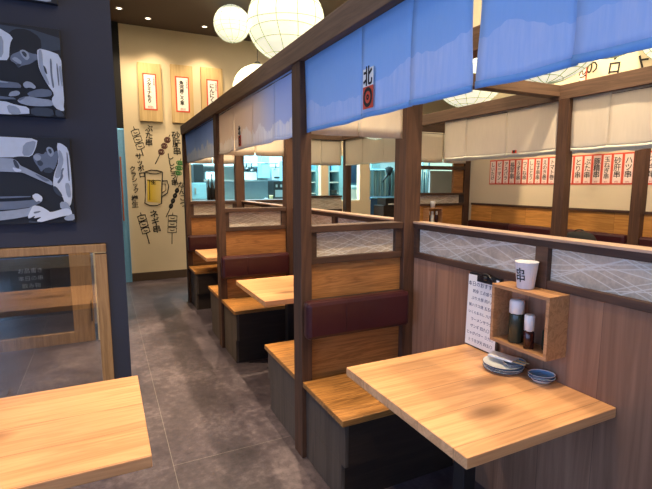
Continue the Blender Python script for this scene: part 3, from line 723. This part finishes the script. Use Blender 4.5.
def skewer(label, c, d, n, size, shape, body=None, stick=(0,0), r=.008):
    L = []
    for k in range(n):
        x, y = c[0]+d[0]*k, c[1]+d[1]*k; t = math.atan2(d[1], d[0])-PI/2
        pts = sq(x, y, size[0], size[1], t) if shape == 's' else ell(x, y, size[0], size[1], 14, t)
        L.append((1 if body else 0, pts, r, True))
        L.append((1 if body else 0, [(x-size[0]*.5, y), (x, y+size[1]*.25), (x+size[0]*.5, y-.1)], r*.8, False))
        if body: L.append((1, ell(x, y, size[0]*.55, size[1]*.55, 10, t), r*1.6, True))
    L.append((0, [(c[0]-d[0]*.9, c[1]-d[1]*.9), (c[0]-d[0]*.5, c[1]-d[1]*.5)], r*.7, False))
    L.append((0, [(c[0]+d[0]*(n-.5), c[1]+d[1]*(n-.5)), (c[0]+d[0]*n+stick[0], c[1]+d[1]*n+stick[1])], r*.9, False))
    return strokes(label, L, ['ink', body or 'ink'])
skewer('drawn skewer of three grey meat cubes at the upper left of the wall', (135.5,132.5), (2.3,6.8), 3, (3.8,3.0), 's', stick=(.8,3))
skewer('drawn skewer of three dark red balls under the boards', (167.3,140), (-3,6), 3, (2.9,2.7), 'e', 'dark_red_ink', stick=(-3,6))
skewer('drawn skewer of green peppers beside the post', (180,163), (-1,5), 3, (3.6,2.0), 'e', 'green_ink', stick=(-2,6))
skewer('drawn skewer of small dark pieces right of the beer mug', (177,190.5), (-2,5.2), 4, (1.7,2.4), 'e', 'ink', stick=(-3,6))
skewer('drawn skewer of leek pieces at the lower left of the wall', (142,218), (1.8,6.2), 3, (3.9,2.9), 's', stick=(2,7), r=.010)
skewer('drawn skewer of square pieces at the lower right, by the post', (172.6,218), (-.2,6), 3, (4.3,2.8), 's', stick=(0,8))
m = MB()
P = lambda *q: [px2w(*a) for a in q]
mg = thing('beer_mug_drawing', 'painted beer mug with golden beer in the middle of the drawing wall', 'drawing', (px2w(153,190)[0],YB,px2w(153,190)[1]))
m.poly(P((147.2,179.5),(161,180),(160.5,203),(147.3,201.5)), lambda u, v, t: (u, YW-t, v), .002, 0); m.build('beer', 'beer_paint', mg)
m = MB()
for pts, cl, r in (([(145,172),(151,170),(157,170.5),(162.5,172)], False, .008), ([(145,172),(151,173.5),(157,173.8),(162.5,172)], False, .006), ([(145,172),(145.6,190),(145,203),(150,205.5),(157,205.5),(161.5,203.5),(161.8,190),(162.5,172)], False, .009),
                   ([(162.3,181),(167,180.5),(168.7,186),(167.5,193),(162,196.5)], False, .009), ([(162.2,184),(165.5,184),(166,190),(162,193)], False, .006), ([(147.3,180),(152,181),(158,180.2),(161,181)], False, .006), ([(149.5,180),(149.8,200)], False, .005)):
    m.tube([(x, YW-.001, z) for x, z in P(*pts)], r, 6)
m.build('outline', 'ink', mg)
X, Z = px2w(153.5,182.5); text('lettering', '生', .075, (X,YW-.004,Z), 'y', 'ink', mg, False, offset=.002)

# ------------------------------------------------------------------ lanterns
def lantern(px, py, rpx, rad, label, ph=0.0):
    th = math.atan(60.5/456); a, b_, c_ = px-326, 244.5-py, 456
    dep = rad*456/rpx; k = dep/c_
    v = Vector((a, 0, 0))
    h = c_*math.cos(th)+b_*math.sin(th); z = -c_*math.sin(th)+b_*math.cos(th); ya = R(25.8)
    p = Vector((a*math.cos(ya)+h*math.sin(ya), -a*math.sin(ya)+h*math.cos(ya), z))*k+Vector((0,0,H))
    t = thing('paper_lantern', label, 'lantern', p, 'round white paper lanterns')
    def fn(u, w):
        A = 2*PI*u; B = PI*w; rr = rad*(1-.006*abs(math.sin(11*B)))
        return (p.x+rr*math.sin(B)*math.cos(A), p.y+rr*math.sin(B)*math.sin(A), p.z+rr*.97*math.cos(B))
    m = MB().grid(fn, 48, 44); bmesh.ops.remove_doubles(m.bm, verts=m.bm.verts, dist=.0005)
    m.build('paper_shade', 'lantern_paper', t)
    m = MB(); rr = rad*1.002
    for j in range(1, 10):                                    # slightly uneven horizontal ribs
        B = PI*j/10; tl = .10*math.sin(j*2.1+ph); ps = []
        for q in range(40):
            A = 2*PI*q/40; bb = B+tl*math.sin(A+ph); ps.append((p.x+rr*math.sin(bb)*math.cos(A), p.y+rr*math.sin(bb)*math.sin(A), p.z+rr*.97*math.cos(bb)))
        m.tube(ps, .0030*rad/.4, 5, 0, True)
    for j in range(12):
        A = 2*PI*j/12+ph; m.tube([(p.x+rr*math.sin(B)*math.cos(A+.06*math.sin(3*B)), p.y+rr*math.sin(B)*math.sin(A+.06*math.sin(3*B)), p.z+rr*.97*math.cos(B)) for B in [PI*(q+.3)/20.6 for q in range(21)]], .0034*rad/.4, 5)
    m.build('ribs', 'lantern_rib', t)
    MB().lathe([(.035,0),(.035,.03),(.012,.045)], (p.x,p.y,p.z+rad*.955), 20).build('cap', 'black', t)
    MB().tube([(p.x,p.y,p.z+rad*.97),(p.x,p.y,ZC)], .004, 6).build('cord', 'black', t)
    return p
LP = [lantern(232,24,18,.235, 'small round paper lantern, leftmost near the drawing wall', .2),
      lantern(286,23,38.5,.42, 'large round paper lantern above the long beam', .5),
      lantern(258,90,25,.30, 'paper lantern half hidden behind the long beam, lowest on the left', .9),
      lantern(549,28,55,.42, 'largest paper lantern, behind the blue curtain at upper right', 1.3),
      lantern(612,16,41,.22, 'paper lantern partly in front of the writing high on the right wall', 2.6),
      lantern(470,72,36,.36, 'paper lantern showing under the hem of the blue curtain', 1.7),
      lantern(688,22,42,.30, 'paper lantern at the right edge, behind the blue curtain', 2.0),
      lantern(376,118,22,.25, 'far paper lantern beyond the aisle booths', .1)]

# ------------------------------------------------------------------ recessed ceiling lamps, room light and added fill
def downlight(x, y, label, energy, size=1.1, blend=.6, col=(1,.80,.55), tgt=None, rad=.05):
    t = thing('recessed_downlight', label, 'ceiling light', (x,y,ZC-.002), 'recessed ceiling downlights')
    m = MB().lathe([(.030,0),(.048,0),(.048,-.006),(.030,-.006),(.030,0)], (x,y,ZC-.002), 24, caps=(False,False)); m.build('trim_ring', 'white', t)
    MB().lathe([(0.001,-.002),(.029,-.002),(.029,-.001),(.001,-.001)], (x,y,ZC-.002), 24).build('lens', 'lamp_lens', t)
    l = bpy.data.lights.new('downlight', 'SPOT'); l.energy = energy; l.color = col; l.spot_size = size; l.spot_blend = blend; l.shadow_soft_size = rad
    lo = bpy.data.objects.new('downlight', l); COL.objects.link(lo); lo.location = (x,y,ZC-.03)
    d = Vector(tgt or (x,y,0))-Vector((x,y,ZC-.03)); lo.rotation_euler = d.to_track_quat('-Z','Y').to_euler()
    return t
WARM = (1,.76,.48)
downlight(.315,6.92, 'small ceiling downlight nearest the navy wall', 45, 1.3, .8, WARM, (.5,7.5,2.4))
downlight(.69,7.15, 'small ceiling downlight above the leftmost wall board', 35, 1.4, .8, WARM, (.9,7.5,2.3))
downlight(1.47,7.15, 'small ceiling downlight above the rightmost wall board', 40, 1.4, .8, WARM, (1.5,7.5,2.3))
for y_, q, e_ in ((1.25,'nearest',120),(3.25,'second',200),(5.1,'farthest',220)):
    downlight(1.18, y_, f'ceiling downlight straight above the {q} aisle booth table', e_*1.1, 1.25, .5, WARM, (1.1,y_,.7), .02)
    downlight(2.05, y_+.05, f'ceiling downlight above the middle aisle beside the {q} aisle booth', (95, 95, 110)[int(y_/1.8)], 1.0, .6, WARM, (1.2,y_,.7), .03)
downlight(-.45,1.0, 'ceiling downlight over the bottom left table', 150, 1.0, .6, WARM, (-.4,1.6,.7), .05)
downlight(-.75,4.0, 'added ceiling downlight behind the navy wall, lighting the side room', 260, 1.5, .7, WARM, (-.7,4.2,0), .05)  # added lamp, so the door behind the glass screen shows
downlight(-.9,5.4, 'added ceiling downlight over the dark red counter, brightening the inner room', 60, 1.4, .7, WARM, (-.9,5.9,.8), .05)  # added lamp for the dark interior beyond the door
downlight(.0,5.0, 'added ceiling downlight behind the navy wall, brightening the farthest blue curtain', 260, 1.1, .7, (.92,.92,1), (.9,5.0,1.9), .05)  # added cool lamp, aimed at the farthest noren to brighten it
downlight(2.9,3.2, 'ceiling downlight over the right-hand booths', 230, 1.4, .7, WARM, (3.7,3.2,1.2), .05)
downlight(2.5,1.7, 'ceiling downlight nearest the right wall', 220, 1.4, .7, WARM, (3.8,2.2,1.5), .05)
downlight(2.3,6.6, 'ceiling downlight before the kitchen opening', 230, 1.5, .7, WARM, (3.2,7.5,1.2), .05)
def area(name, loc, rot, sx, sy, e, col):
    l = bpy.data.lights.new(name, 'AREA'); l.shape = 'RECTANGLE'; l.size = sx; l.size_y = sy; l.energy = e; l.color = col
    o = bpy.data.objects.new(name, l); COL.objects.link(o); o.location = loc; o.rotation_euler = rot; return o
area('daylight_left', (-3.3,-.7,1.5), (0,R(-90),0), 2.4, 6.4, 95, (.46,.62,1.0))
area('daylight_front', (-2.4,-4.25,1.5), (R(90),0,0), 1.5, 2.4, 40, (.35,.6,1.0))
area('kitchen_tubes', (3.0,9.0,3.7), (0,0,0), 5, 1.6, 400, (.45,.85,1.0))
area('ceiling_fill', (2.0,2.8,3.72), (0,0,0), 4.2, 7.8, 150, (1,.80,.55))  # unseen warm area light, added to fill the shadows
wd = bpy.data.worlds.new('world'); SC.world = wd; wd.use_nodes = True
wd.node_tree.nodes['Background'].inputs[0].default_value = (.30,.5,1,1); wd.node_tree.nodes['Background'].inputs[1].default_value = .8

# ------------------------------------------------------------------ things in the nearest booth
sh = thing('condiment_shelf', 'open wooden condiment box fixed to the side wall above the nearest table', 'shelf', (1.56,1.3,.845))
sx0, sx1, sy0, sy1, sz0, sz1 = 1.505,1.62,1.155,1.443,.815,1.070
MB().box((sx0,sy0,sz0),(sx1,sy1,sz0+.014),.001).box((sx0,sy0,sz1-.014),(sx1,sy1,sz1),.001).box((sx0,sy0,sz0+.014),(sx1,sy0+.014,sz1-.014),.001).box((sx0,sy1-.014,sz0+.014),(sx1,sy1,sz1-.014),.001).build('case', 'box_wood', sh)
MB().box((sx1-.006,sy0+.014,sz0+.014),(sx1-.001,sy1-.014,sz1-.014),0).build('back_board', 'old_board', sh)
b = thing('sauce_bottle', 'taller ribbed dark bottle with white cap, left in the condiment box', 'bottle', (1.55,1.345,.8295))
MB().lathe([(.026,0),(.030,.004),(.030,.122),(.028,.128)], (1.552,1.345,.8295), 40, flute=.02, nf=20).build('body', 'khaki_glass', b)
MB().lathe([(.0305,.127),(.0305,.176),(.027,.184),(.010,.187)], (1.552,1.345,.8295), 8).build('cap', 'white', b)
b = thing('sauce_bottle', 'shorter square soy bottle with white cap, right in the condiment box', 'bottle', (1.545,1.268,.8295))
MB().lathe([(.024,0),(.027,.003),(.027,.068),(.020,.077)], (1.54,1.268,.8295), 4).build('body', 'soy', b)
MB().lathe([(.019,.074),(.0205,.135),(.017,.141)], (1.54,1.268,.8295), 20).build('cap', 'white', b)
b = thing('spice_jar', 'small dark jar behind the soy bottle in the condiment box', 'jar', (1.585,1.215,.8295))
MB().lathe([(.018,0),(.02,.003),(.02,.075),(.016,.085)], (1.585,1.215,.8295), 20).build('body', 'khaki_glass', b)
b = thing('paper_cup', 'fluted white cup marked 串, standing on the condiment box', 'cup', (1.56,1.315,1.070))
MB().lathe([(.032,0),(.0335,.002),(.0450,.108),(.0465,.112),(.044,.112),(.031,.006)], (1.56,1.315,1.070), 96, flute=.014, nf=24).build('body', 'cup_paper', b)
lt = text('lettering', '串', .064, (1.56,1.315,1.124), 'x', 'ink', b, False, offset=.0003, tilt=.03, sx=.72)
for v in lt.data.vertices:                                   # the print follows the round cup
    rr_ = .0335+(1.124+v.co.z-1.070)/.112*.0125+.0012-v.co.x; a_ = PI+.12-v.co.y/.040
    v.co.x = rr_*math.cos(a_); v.co.y = rr_*math.sin(a_)
# clipboard
cb = thing('clipboard', 'clipboard with a handwritten white menu leaning on the wall beside the condiment box', 'clipboard', (1.6,1.6,.70))
def tilt_box(m, y0, y1, z0, z1, d0, d1, mi=0):
    vs = []
    for dd in (d0, d1):
        for y, z in ((y0,z0),(y1,z0),(y1,z1),(y0,z1)):
            x = 1.598+(z-.70)*.025-dd; vs.append((x, y, z))
    m._new(vs, [(0,1,2,3),(7,6,5,4),(0,4,5,1),(1,5,6,2),(2,6,7,3),(3,7,4,0)], mi)
m = MB(); tilt_box(m, 1.485,1.688,.702,1.070,-.004,.0); m.build('backing_board', 'black', cb)
m = MB(); tilt_box(m, 1.498,1.692,.708,1.06,.0003,.0012); m.build('paper_sheet', 'paper', cb)
m = MB(); tilt_box(m, 1.515,1.625,1.035,1.070,.0012,.012); m.tube([(1.596,1.53+.08*k/8,1.055+.022*math.sin(PI*k/8)) for k in range(9)], .006, 8); m.lathe([(.012,0),(.012,.02)], (1.594,1.57,1.05), 12); m.build('clip', 'black', cb)
for k, (q, z, sz) in enumerate((('本日のおすすめ',.0,.026),('刺身 三点盛り',0,.02),('ぶり大根 四八〇',0,.02),('鮭ハラス焼 五五〇',0,.019),('いくらおろし 六八〇',0,.018),('ラーメンサラダ',0,.02),('ザンギ 四九〇',0,.02),('じゃがバター 三九〇',0,.019),('とうきび天 四五〇',0,.019))):
    z = 1.015-.035*k
    text('lettering', q, sz, (1.5965+(z-.70)*.025,1.60-.004*(k % 3),z), 'x', 'plate_rim', cb, False, thick=.0002)
# plates
def plate(name, label, x, y, z, r, parts, sx=1.0, sy=1.0, rot=0.0, cat='plate'):
    p = thing(name, label, cat, (x,y,z), 'blue and white plates on the nearest table')
    for nm, prof, mt in parts:
        m = MB().lathe([(a*r, b) for a, b in prof], (0,0,0), 48, caps=(nm == 'dish', False))
        M = Matrix.Rotation(rot, 4, 'Z') @ Matrix.Diagonal((sx, sy, 1, 1))
        bmesh.ops.transform(m.bm, matrix=M, verts=m.bm.verts); bmesh.ops.translate(m.bm, verts=m.bm.verts, vec=(x,y,z))
        m.build(nm, mt, p)
    return p
BP = [('dish', [(.55,0),(.60,0),(.98,.011),(1.0,.014),(.985,.0155),(.93,.0135)], 'plate_white'), ('rim_line', [(.985,.0105),(1.004,.0135),(1.004,.0145),(.99,.0148)], 'plate_rim'), ('glaze', [(.94,.0135),(.90,.012),(.60,.006),(0.001,.006)], 'plate_blue')]
BW = BP[:2]+[('glaze', [(.94,.0135),(.90,.012),(.60,.006),(0.001,.006)], 'plate_white')]
plate('plate', 'bottom plate of the stack on the nearest table', 1.518,1.372,.700,.083, BW)
plate('plate', 'middle plate of the stack on the nearest table, dark edged', 1.522,1.370,.709,.083, BP)
plate('plate', 'white and blue topmost plate of the stack, chopsticks lying on it', 1.520,1.376,.718,.083, BW)
plate('small_dish', 'blue oval dish on top of the stack, at its right side', 1.550,1.340,.7275,.058, BP, 1.0, .8, .5, 'dish')
DISH = [('dish', [(.5,0),(.62,.0),(.97,.018),(1.0,.022),(.97,.0225),(.92,.019)], 'plate_white'), ('rim_line', [(.985,.016),(1.006,.0195),(1.006,.021),(.99,.0215)], 'plate_rim'), ('glaze', [(.93,.0195),(.85,.015),(.55,.008),(.001,.007)], 'plate_blue')]
plate('small_dish', 'lower of the two small blue dishes right of the plate stack', 1.566,1.215,.700,.052, DISH, 1.0, .82, -.75, 'dish')
plate('small_dish', 'upper of the two small blue dishes right of the plate stack', 1.568,1.218,.711,.052, DISH, 1.0, .82, -.75, 'dish')
for k, (a, b, q) in enumerate((((1.537,1.452),(1.560,1.275),'upper folded white chopstick sleeve lying across the plates'),((1.508,1.440),(1.535,1.272),'lower folded white chopstick sleeve lying across the plates'))):
    t = thing('chopstick_sleeve', q, 'chopsticks', (*a,.735))
    va = Vector((*a, .744)); vb = Vector((*b, .7505)); d = (vb-va); n = Vector((-d.y, d.x, 0)).normalized()
    mid = va+d*.68
    m = MB()
    w_ = .0145
    V = [va+n*w_, va-n*w_, mid-n*w_, mid+n*w_]
    vs = [tuple(v) for v in V]+[tuple(v+Vector((0,0,.008))) for v in V]
    m._new(vs, [(0,3,2,1),(4,5,6,7),(0,1,5,4),(1,2,6,5),(2,3,7,6),(3,0,4,7)], 0); m.build('sleeve', 'white', t)
    m = MB()
    for s_ in (-.004, .004): m.tube([tuple(mid+n*s_+Vector((0,0,.0025))), tuple(vb+n*s_*.6+Vector((0,0,.0025)))], [.0026,.0018], 8)
    m.build('sticks', 'bamboo', t)

# ------------------------------------------------------------------ far screen and kitchen
p = thing('low_screen', 'low screen with a stone-patterned glass panel before the kitchen', 'partition', (2.7,5.75,0))
MB().box((2.38,5.72,1.315),(3.02,5.78,1.34),.002).box((2.38,5.72,1.12),(3.02,5.78,1.15),.002).box((2.38,5.73,0),(3.02,5.77,1.12),0).build('frame', 'dark_railx', p)
MB().box((2.38,5.745,1.15),(3.02,5.752,1.315),0).build('glass_pane', 'washi_glass', p)
kc = thing('kitchen_counter', 'wooden pass-through sill of the kitchen opening', 'counter', (2.4,YB,1.2))
MB().box((1.27,YB-.12,1.202),(3.51,YB+.25,1.235),.003).build('countertop', 'dark_railx', kc)
def bx(name, a, b, mat, label, cat, bev=.006, grp=None, parts=()):
    l = ((a[0]+b[0])/2,(a[1]+b[1])/2,a[2])
    if not parts: return one(name, MB().box(a, b, bev), mat, label, cat, l, grp)
    t = thing(name, label, cat, l, grp); MB().box(a, b, bev).build('body', mat, t)
    for nm, pa, pb, pm in parts: MB().box(pa, pb, .002).build(nm, pm, t)
    return t
YK = 9.2
def K(px, Y): return xat(px, Y)
def kz(px, py, Y):
    th = math.atan(60.5/456); a, b_, c_ = px-326, 244.5-py, 456
    h = c_*math.cos(th)+b_*math.sin(th); z = -c_*math.sin(th)+b_*math.cos(th); ya = R(25.8)
    return H+z*Y/(-a*math.sin(ya)+h*math.cos(ya))
def kbox(name, px0, py0, px1, py1, Y, dep, mat, label, cat, grp=None, parts=(), bev=.006):
    X0_, X1_ = K(px0, Y), K(px1, Y); Z1, Z0 = kz((px0+px1)/2, py0, Y), kz((px0+px1)/2, py1, Y)
    t = thing(name, label, cat, ((X0_+X1_)/2, Y+dep/2, Z0), grp)
    MB().box((X0_,Y,Z0),(X1_,Y+dep,Z1), bev).build('body', mat, t)
    for nm, u0, v0, u1, v1, pm, d in parts:
        MB().box((X0_+(X1_-X0_)*u0, Y-d, Z1-(Z1-Z0)*v0),(X0_+(X1_-X0_)*u1, Y+.01, Z1-(Z1-Z0)*v1), .002).build(nm, pm, t)
    return t
# long steel worktop and two wall shelves
wt_ = thing('steel_worktop', 'steel kitchen worktop running behind the pass-through', 'counter', (2.8,9.3,0))
MB().box((1.3,8.9,1.0),(5.3,9.6,1.05),.004).build('top', 'steel', wt_); MB().box((1.32,8.95,0),(5.28,9.55,1.0),.004).build('cabinet', 'steel_dull', wt_)
for k, (z, q) in enumerate(((1.555,'lower steel shelf on the kitchen back wall'),(1.86,'upper steel shelf on the kitchen back wall'))):
    s = thing('steel_shelf', q, 'shelf', (2.7,10.0,z), 'kitchen wall shelves')
    MB().box((1.5,9.75,z),(4.1,10.19,z+.03),.003).build('board', 'steel', s)
    for xx in (1.7, 2.7, 3.9): MB().box((xx,9.8,z-.15),(xx+.03,10.19,z),.003).build('bracket', 'steel_dull', s)
kbox('storage_box', 243,172,257,179.9, 9.8, .3, 'cream_appliance', 'pale box on the kitchen shelf, seen through the second booth', 'box')
kbox('storage_box', 243,160,252,165.9, 9.8, .3, 'cyan_paint', 'cyan box high on the kitchen shelf', 'box')
kbox('storage_box', 206,172,219,179.5, 9.76, .3, 'cream_appliance', 'pale green-white box behind the dark bottles', 'box')
kbox('water_heater', 272,168.5,283,180, 9.45, .3, 'cream_appliance', 'white wall heater with a black slot in the kitchen', 'appliance', parts=(('slot',.2,.72,.75,.85,'black',.01),))
kbox('extractor_duct', 262,150,270,178, 9.4, .3, 'cyan_paint', 'pale blue duct standing in the middle of the kitchen', 'duct')
kbox('gas_range', 274,181,284,199, 9.0, .4, 'black', 'black kitchen range with knobs', 'appliance', parts=(('door',.1,.5,.9,.9,'steel_dull',.01),('knob',.15,.2,.3,.35,'steel',.03),('knob',.6,.2,.75,.35,'steel',.03)))
kbox('refrigerator', 288,160,293,200, 8.8, .5, 'cyan_paint', 'pale blue fridge at the right of the first kitchen view', 'appliance', parts=(('handle',.1,.4,.25,.6,'steel',.03),))
kbox('dark_cabinet', 194,164,204,182, 9.4, .3, 'black', 'black cabinet at the far left of the kitchen view', 'cabinet', parts=(('door',.1,.1,.9,.9,'black_matte',.01),))
kbox('refrigerator', 193,183,206,199, 8.9, .4, 'cyan_paint', 'low pale blue fridge under the black cabinet', 'appliance', parts=(('handle',.1,.3,.2,.7,'steel',.03),))
for k, (px, py, h, r, mt, q) in enumerate(((208.5,186,15,.03,'black','left black bottle on the kitchen sill'),(212,181,20,.03,'black','tall black bottle on the kitchen sill'),(215.5,188,12,.03,'black','right black bottle on the kitchen sill'))):
    X = K(px, 7.72); b = thing('bottle', q, 'bottle', (X,7.72,1.23), 'black bottles on the kitchen sill')
    hh = kz(px, py-6, 7.72)-1.23
    MB().lathe([(r,0),(r,hh*.55),(r*.35,hh*.75),(r*.35,hh)], (X,7.72,1.23), 16).build('body', mt, b)
    MB().lathe([(r*.4,hh),(r*.4,hh+.02),(.001,hh+.022)], (X,7.72,1.23), 12).build('cap', 'steel_dull', b)
for k, (px, r, h, mt, q) in enumerate(((246,.05,.06,'plate_white','white bowl stack at the left of the pass-through'),(252,.05,.10,'black','black pot beside the white bowls'),(257.5,.045,.07,'plate_white','white bowl right of the black pot'),(266,.045,.16,'steel','steel canister on the worktop'),(271,.04,.22,'bamboo','brown utensil jar on the worktop'),(280,.05,.14,'plate_white','white jug before the range'))):
    X = K(px, 9.05); b = thing('kitchen_vessel', q, 'vessel', (X,9.05,1.05), 'vessels on the kitchen worktop')
    MB().lathe([(r*.6,0),(r,h*.9),(r*1.03,h),(r*.93,h),(r*.5,.01)], (X,9.05,1.05), 20).build('body', mt, b)
for k, (px, l_, q) in enumerate(((247,.10,'leftmost hanging ladle'),(252,.14,'second hanging ladle'),(276,.12,'ladle hanging above the heater'),(283,.10,'rightmost hanging ladle'))):
    X = K(px, 9.4); z = kz(px, 163, 9.4); b = thing('ladle', q+' in the kitchen', 'ladle', (X,9.4,z), 'hanging ladles')
    MB().tube([(X,9.4,z),(X,9.4,z-l_)], .012, 6).build('handle', 'black', b); MB().lathe([(.001,-.03),(.035,-.02),(.045,0)], (X,9.4,z-l_), 12).build('bowl', 'steel', b)
one('utensil_rail', MB().tube([(2.2,9.4,kz(260,163,9.4)),(3.4,9.4,kz(260,163,9.4))], .012, 8), 'steel', 'steel rail the ladles hang from in the kitchen', 'rail', (2.8,9.4,1.95))
# racks seen between the far posts
def rack(px0, px1, Y, label, n=4):
    X0_, X1_ = K(px0, Y), K(px1, Y); t = thing('blue_rack', label, 'rack', ((X0_+X1_)/2,Y,0), 'blue kitchen racks')
    MB().box((X0_,Y,0),(X0_+.06,Y+.4,2.1),.003).box((X1_-.09,Y,0),(X1_,Y+.4,2.1),.003).box((X0_,Y+.38,0),(X1_,Y+.4,2.1),0).build('frame', 'cyan_paint', t)
    for k in range(n):
        z = 1.08+.22*k; MB().box((X0_+.06,Y+.02,z),(X1_-.09,Y+.38,z+.025),.002).build('shelf', 'cream_appliance', t)
    MB().box((X0_+.06,Y+.365,0),(X1_-.09,Y+.378,2.1),0).build('back_panel', 'deep_blue', t)
    return t
rack(327,343, 8.3, 'blue kitchen rack between the cream pillar and the slim far post')
rack(308,320, 8.3, 'blue kitchen rack left of the cream pillar')
kbox('black_tray', 331,190,337,194, 8.25, .2, 'black', 'black tray in the blue rack', 'tray')
kbox('dish_machine', 351,186,362,203, 8.0, .5, 'cream_appliance', 'pale blue-white machine right of the slim far post', 'appliance', parts=(('control_strip',.05,.08,.95,.2,'cyan_paint',.01),))
kbox('dark_cabinet', 350,162,360,185, 8.6, .3, 'teal', 'dark teal cabinet above the pale machine', 'cabinet', parts=(('door',.1,.1,.48,.9,'deep_blue',.01),('door',.52,.1,.9,.9,'deep_blue',.01)))
kbox('storage_box', 371,161,380,169, 8.6, .3, 'cyan_paint', 'cyan box at the top of the kitchen doorway', 'box')
sc = thing('striped_curtain', 'grey-green striped curtain inside the kitchen doorway', 'curtain', (K(385,8.6),8.65,1.2))
MB().grid(lambda u, v: (K(371,8.6)+(K(400,8.6)-K(371,8.6))*u, 8.66+.03*math.sin(u*40), kz(385,197,8.6)+(kz(385,170,8.6)-kz(385,197,8.6))*v), 60, 4).build('cloth', 'stripe_curtain', sc)
MB().tube([(K(370,8.6),8.58,kz(385,170,8.6)),(K(401,8.6),8.58,kz(385,170,8.6))], .015, 8).build('rod', 'cyan_paint', sc)
kbox('blue_counter', 371,197,400,222, 8.2, .4, 'deep_blue', 'deep blue counter below the striped curtain', 'counter', parts=(('top_edge',0,0,1,.05,'cyan_paint',.02),))
kbox('cash_register', 386,198,399,205, 7.2, .3, 'black', 'black machine with a white slip, seen left of the corner post', 'machine', parts=(('paper_slip',.2,.78,.85,.98,'paper',.02),))
kbox('brown_stand', 384,205.5,399,222, 7.2, .35, 'bench_dark', 'dark brown stand under the black machine', 'stand')
u = thing('folded_umbrella', 'black folded umbrella hanging before the striped curtain', 'umbrella', (K(390,8.3),8.3,1.2))
MB().tube([(K(390,8.3),8.3,kz(390,195.5,8.3)),(K(390,8.3),8.3,kz(390,168,8.3))], .02, 8).build('shaft', 'black', u)
MB().lathe([(.001,0),(.05,.05),(.09,.16),(.03,.2)], (K(389,8.3),8.3,kz(390,176,8.3)), 10).build('cloth', 'black_matte', u)
MB().tube([(K(389,8.3),8.3,kz(390,173,8.3)),(K(382,8.3),8.3,kz(382,182,8.3))], .02, 8).build('rib', 'black', u)
# bottles and grey pane beyond the far right divider
ZR = kz(423,193.5,7.9)
for k in range(6):
    px = 418+2.1*k; X = K(px, 8.0); b = thing('bottle', f'{["leftmost","second","third","fourth","fifth","rightmost"][k]} of the teal-lit bottles beyond the far right divider', 'bottle', (X,8.0,ZR), 'teal-lit bottles on the far rack')
    hh = .45+.1*((k*7) % 3)
    MB().lathe([(.021,0),(.021,hh*.6),(.012,hh*.8),(.018,hh)], (X,8.0,ZR), 14).build('body', 'teal' if k % 2 else 'cyan_paint', b); MB().lathe([(.013,hh),(.013,hh+.02),(.001,hh+.02)], (X,8.0,ZR), 10).build('cap', 'cream_appliance', b)
kbox('bottle_rack', 415,193.5,431,215, 7.9, .3, 'deep_blue', 'dark rack carrying the teal-lit bottles', 'rack')
kbox('frosted_screen', 430,171,464,214, 7.45, .05, 'frosted_panel', 'grey frosted panel beyond the far right divider', 'panel', parts=(('pane',.03,.02,.97,.9,'frosted_panel',.005),))

# ------------------------------------------------------------------ view
SC.view_settings.view_transform = 'Standard'; SC.view_settings.look = 'None'; SC.view_settings.gamma = 1; SC.view_settings.use_curve_mapping = False
SC.view_settings.exposure = 0.88
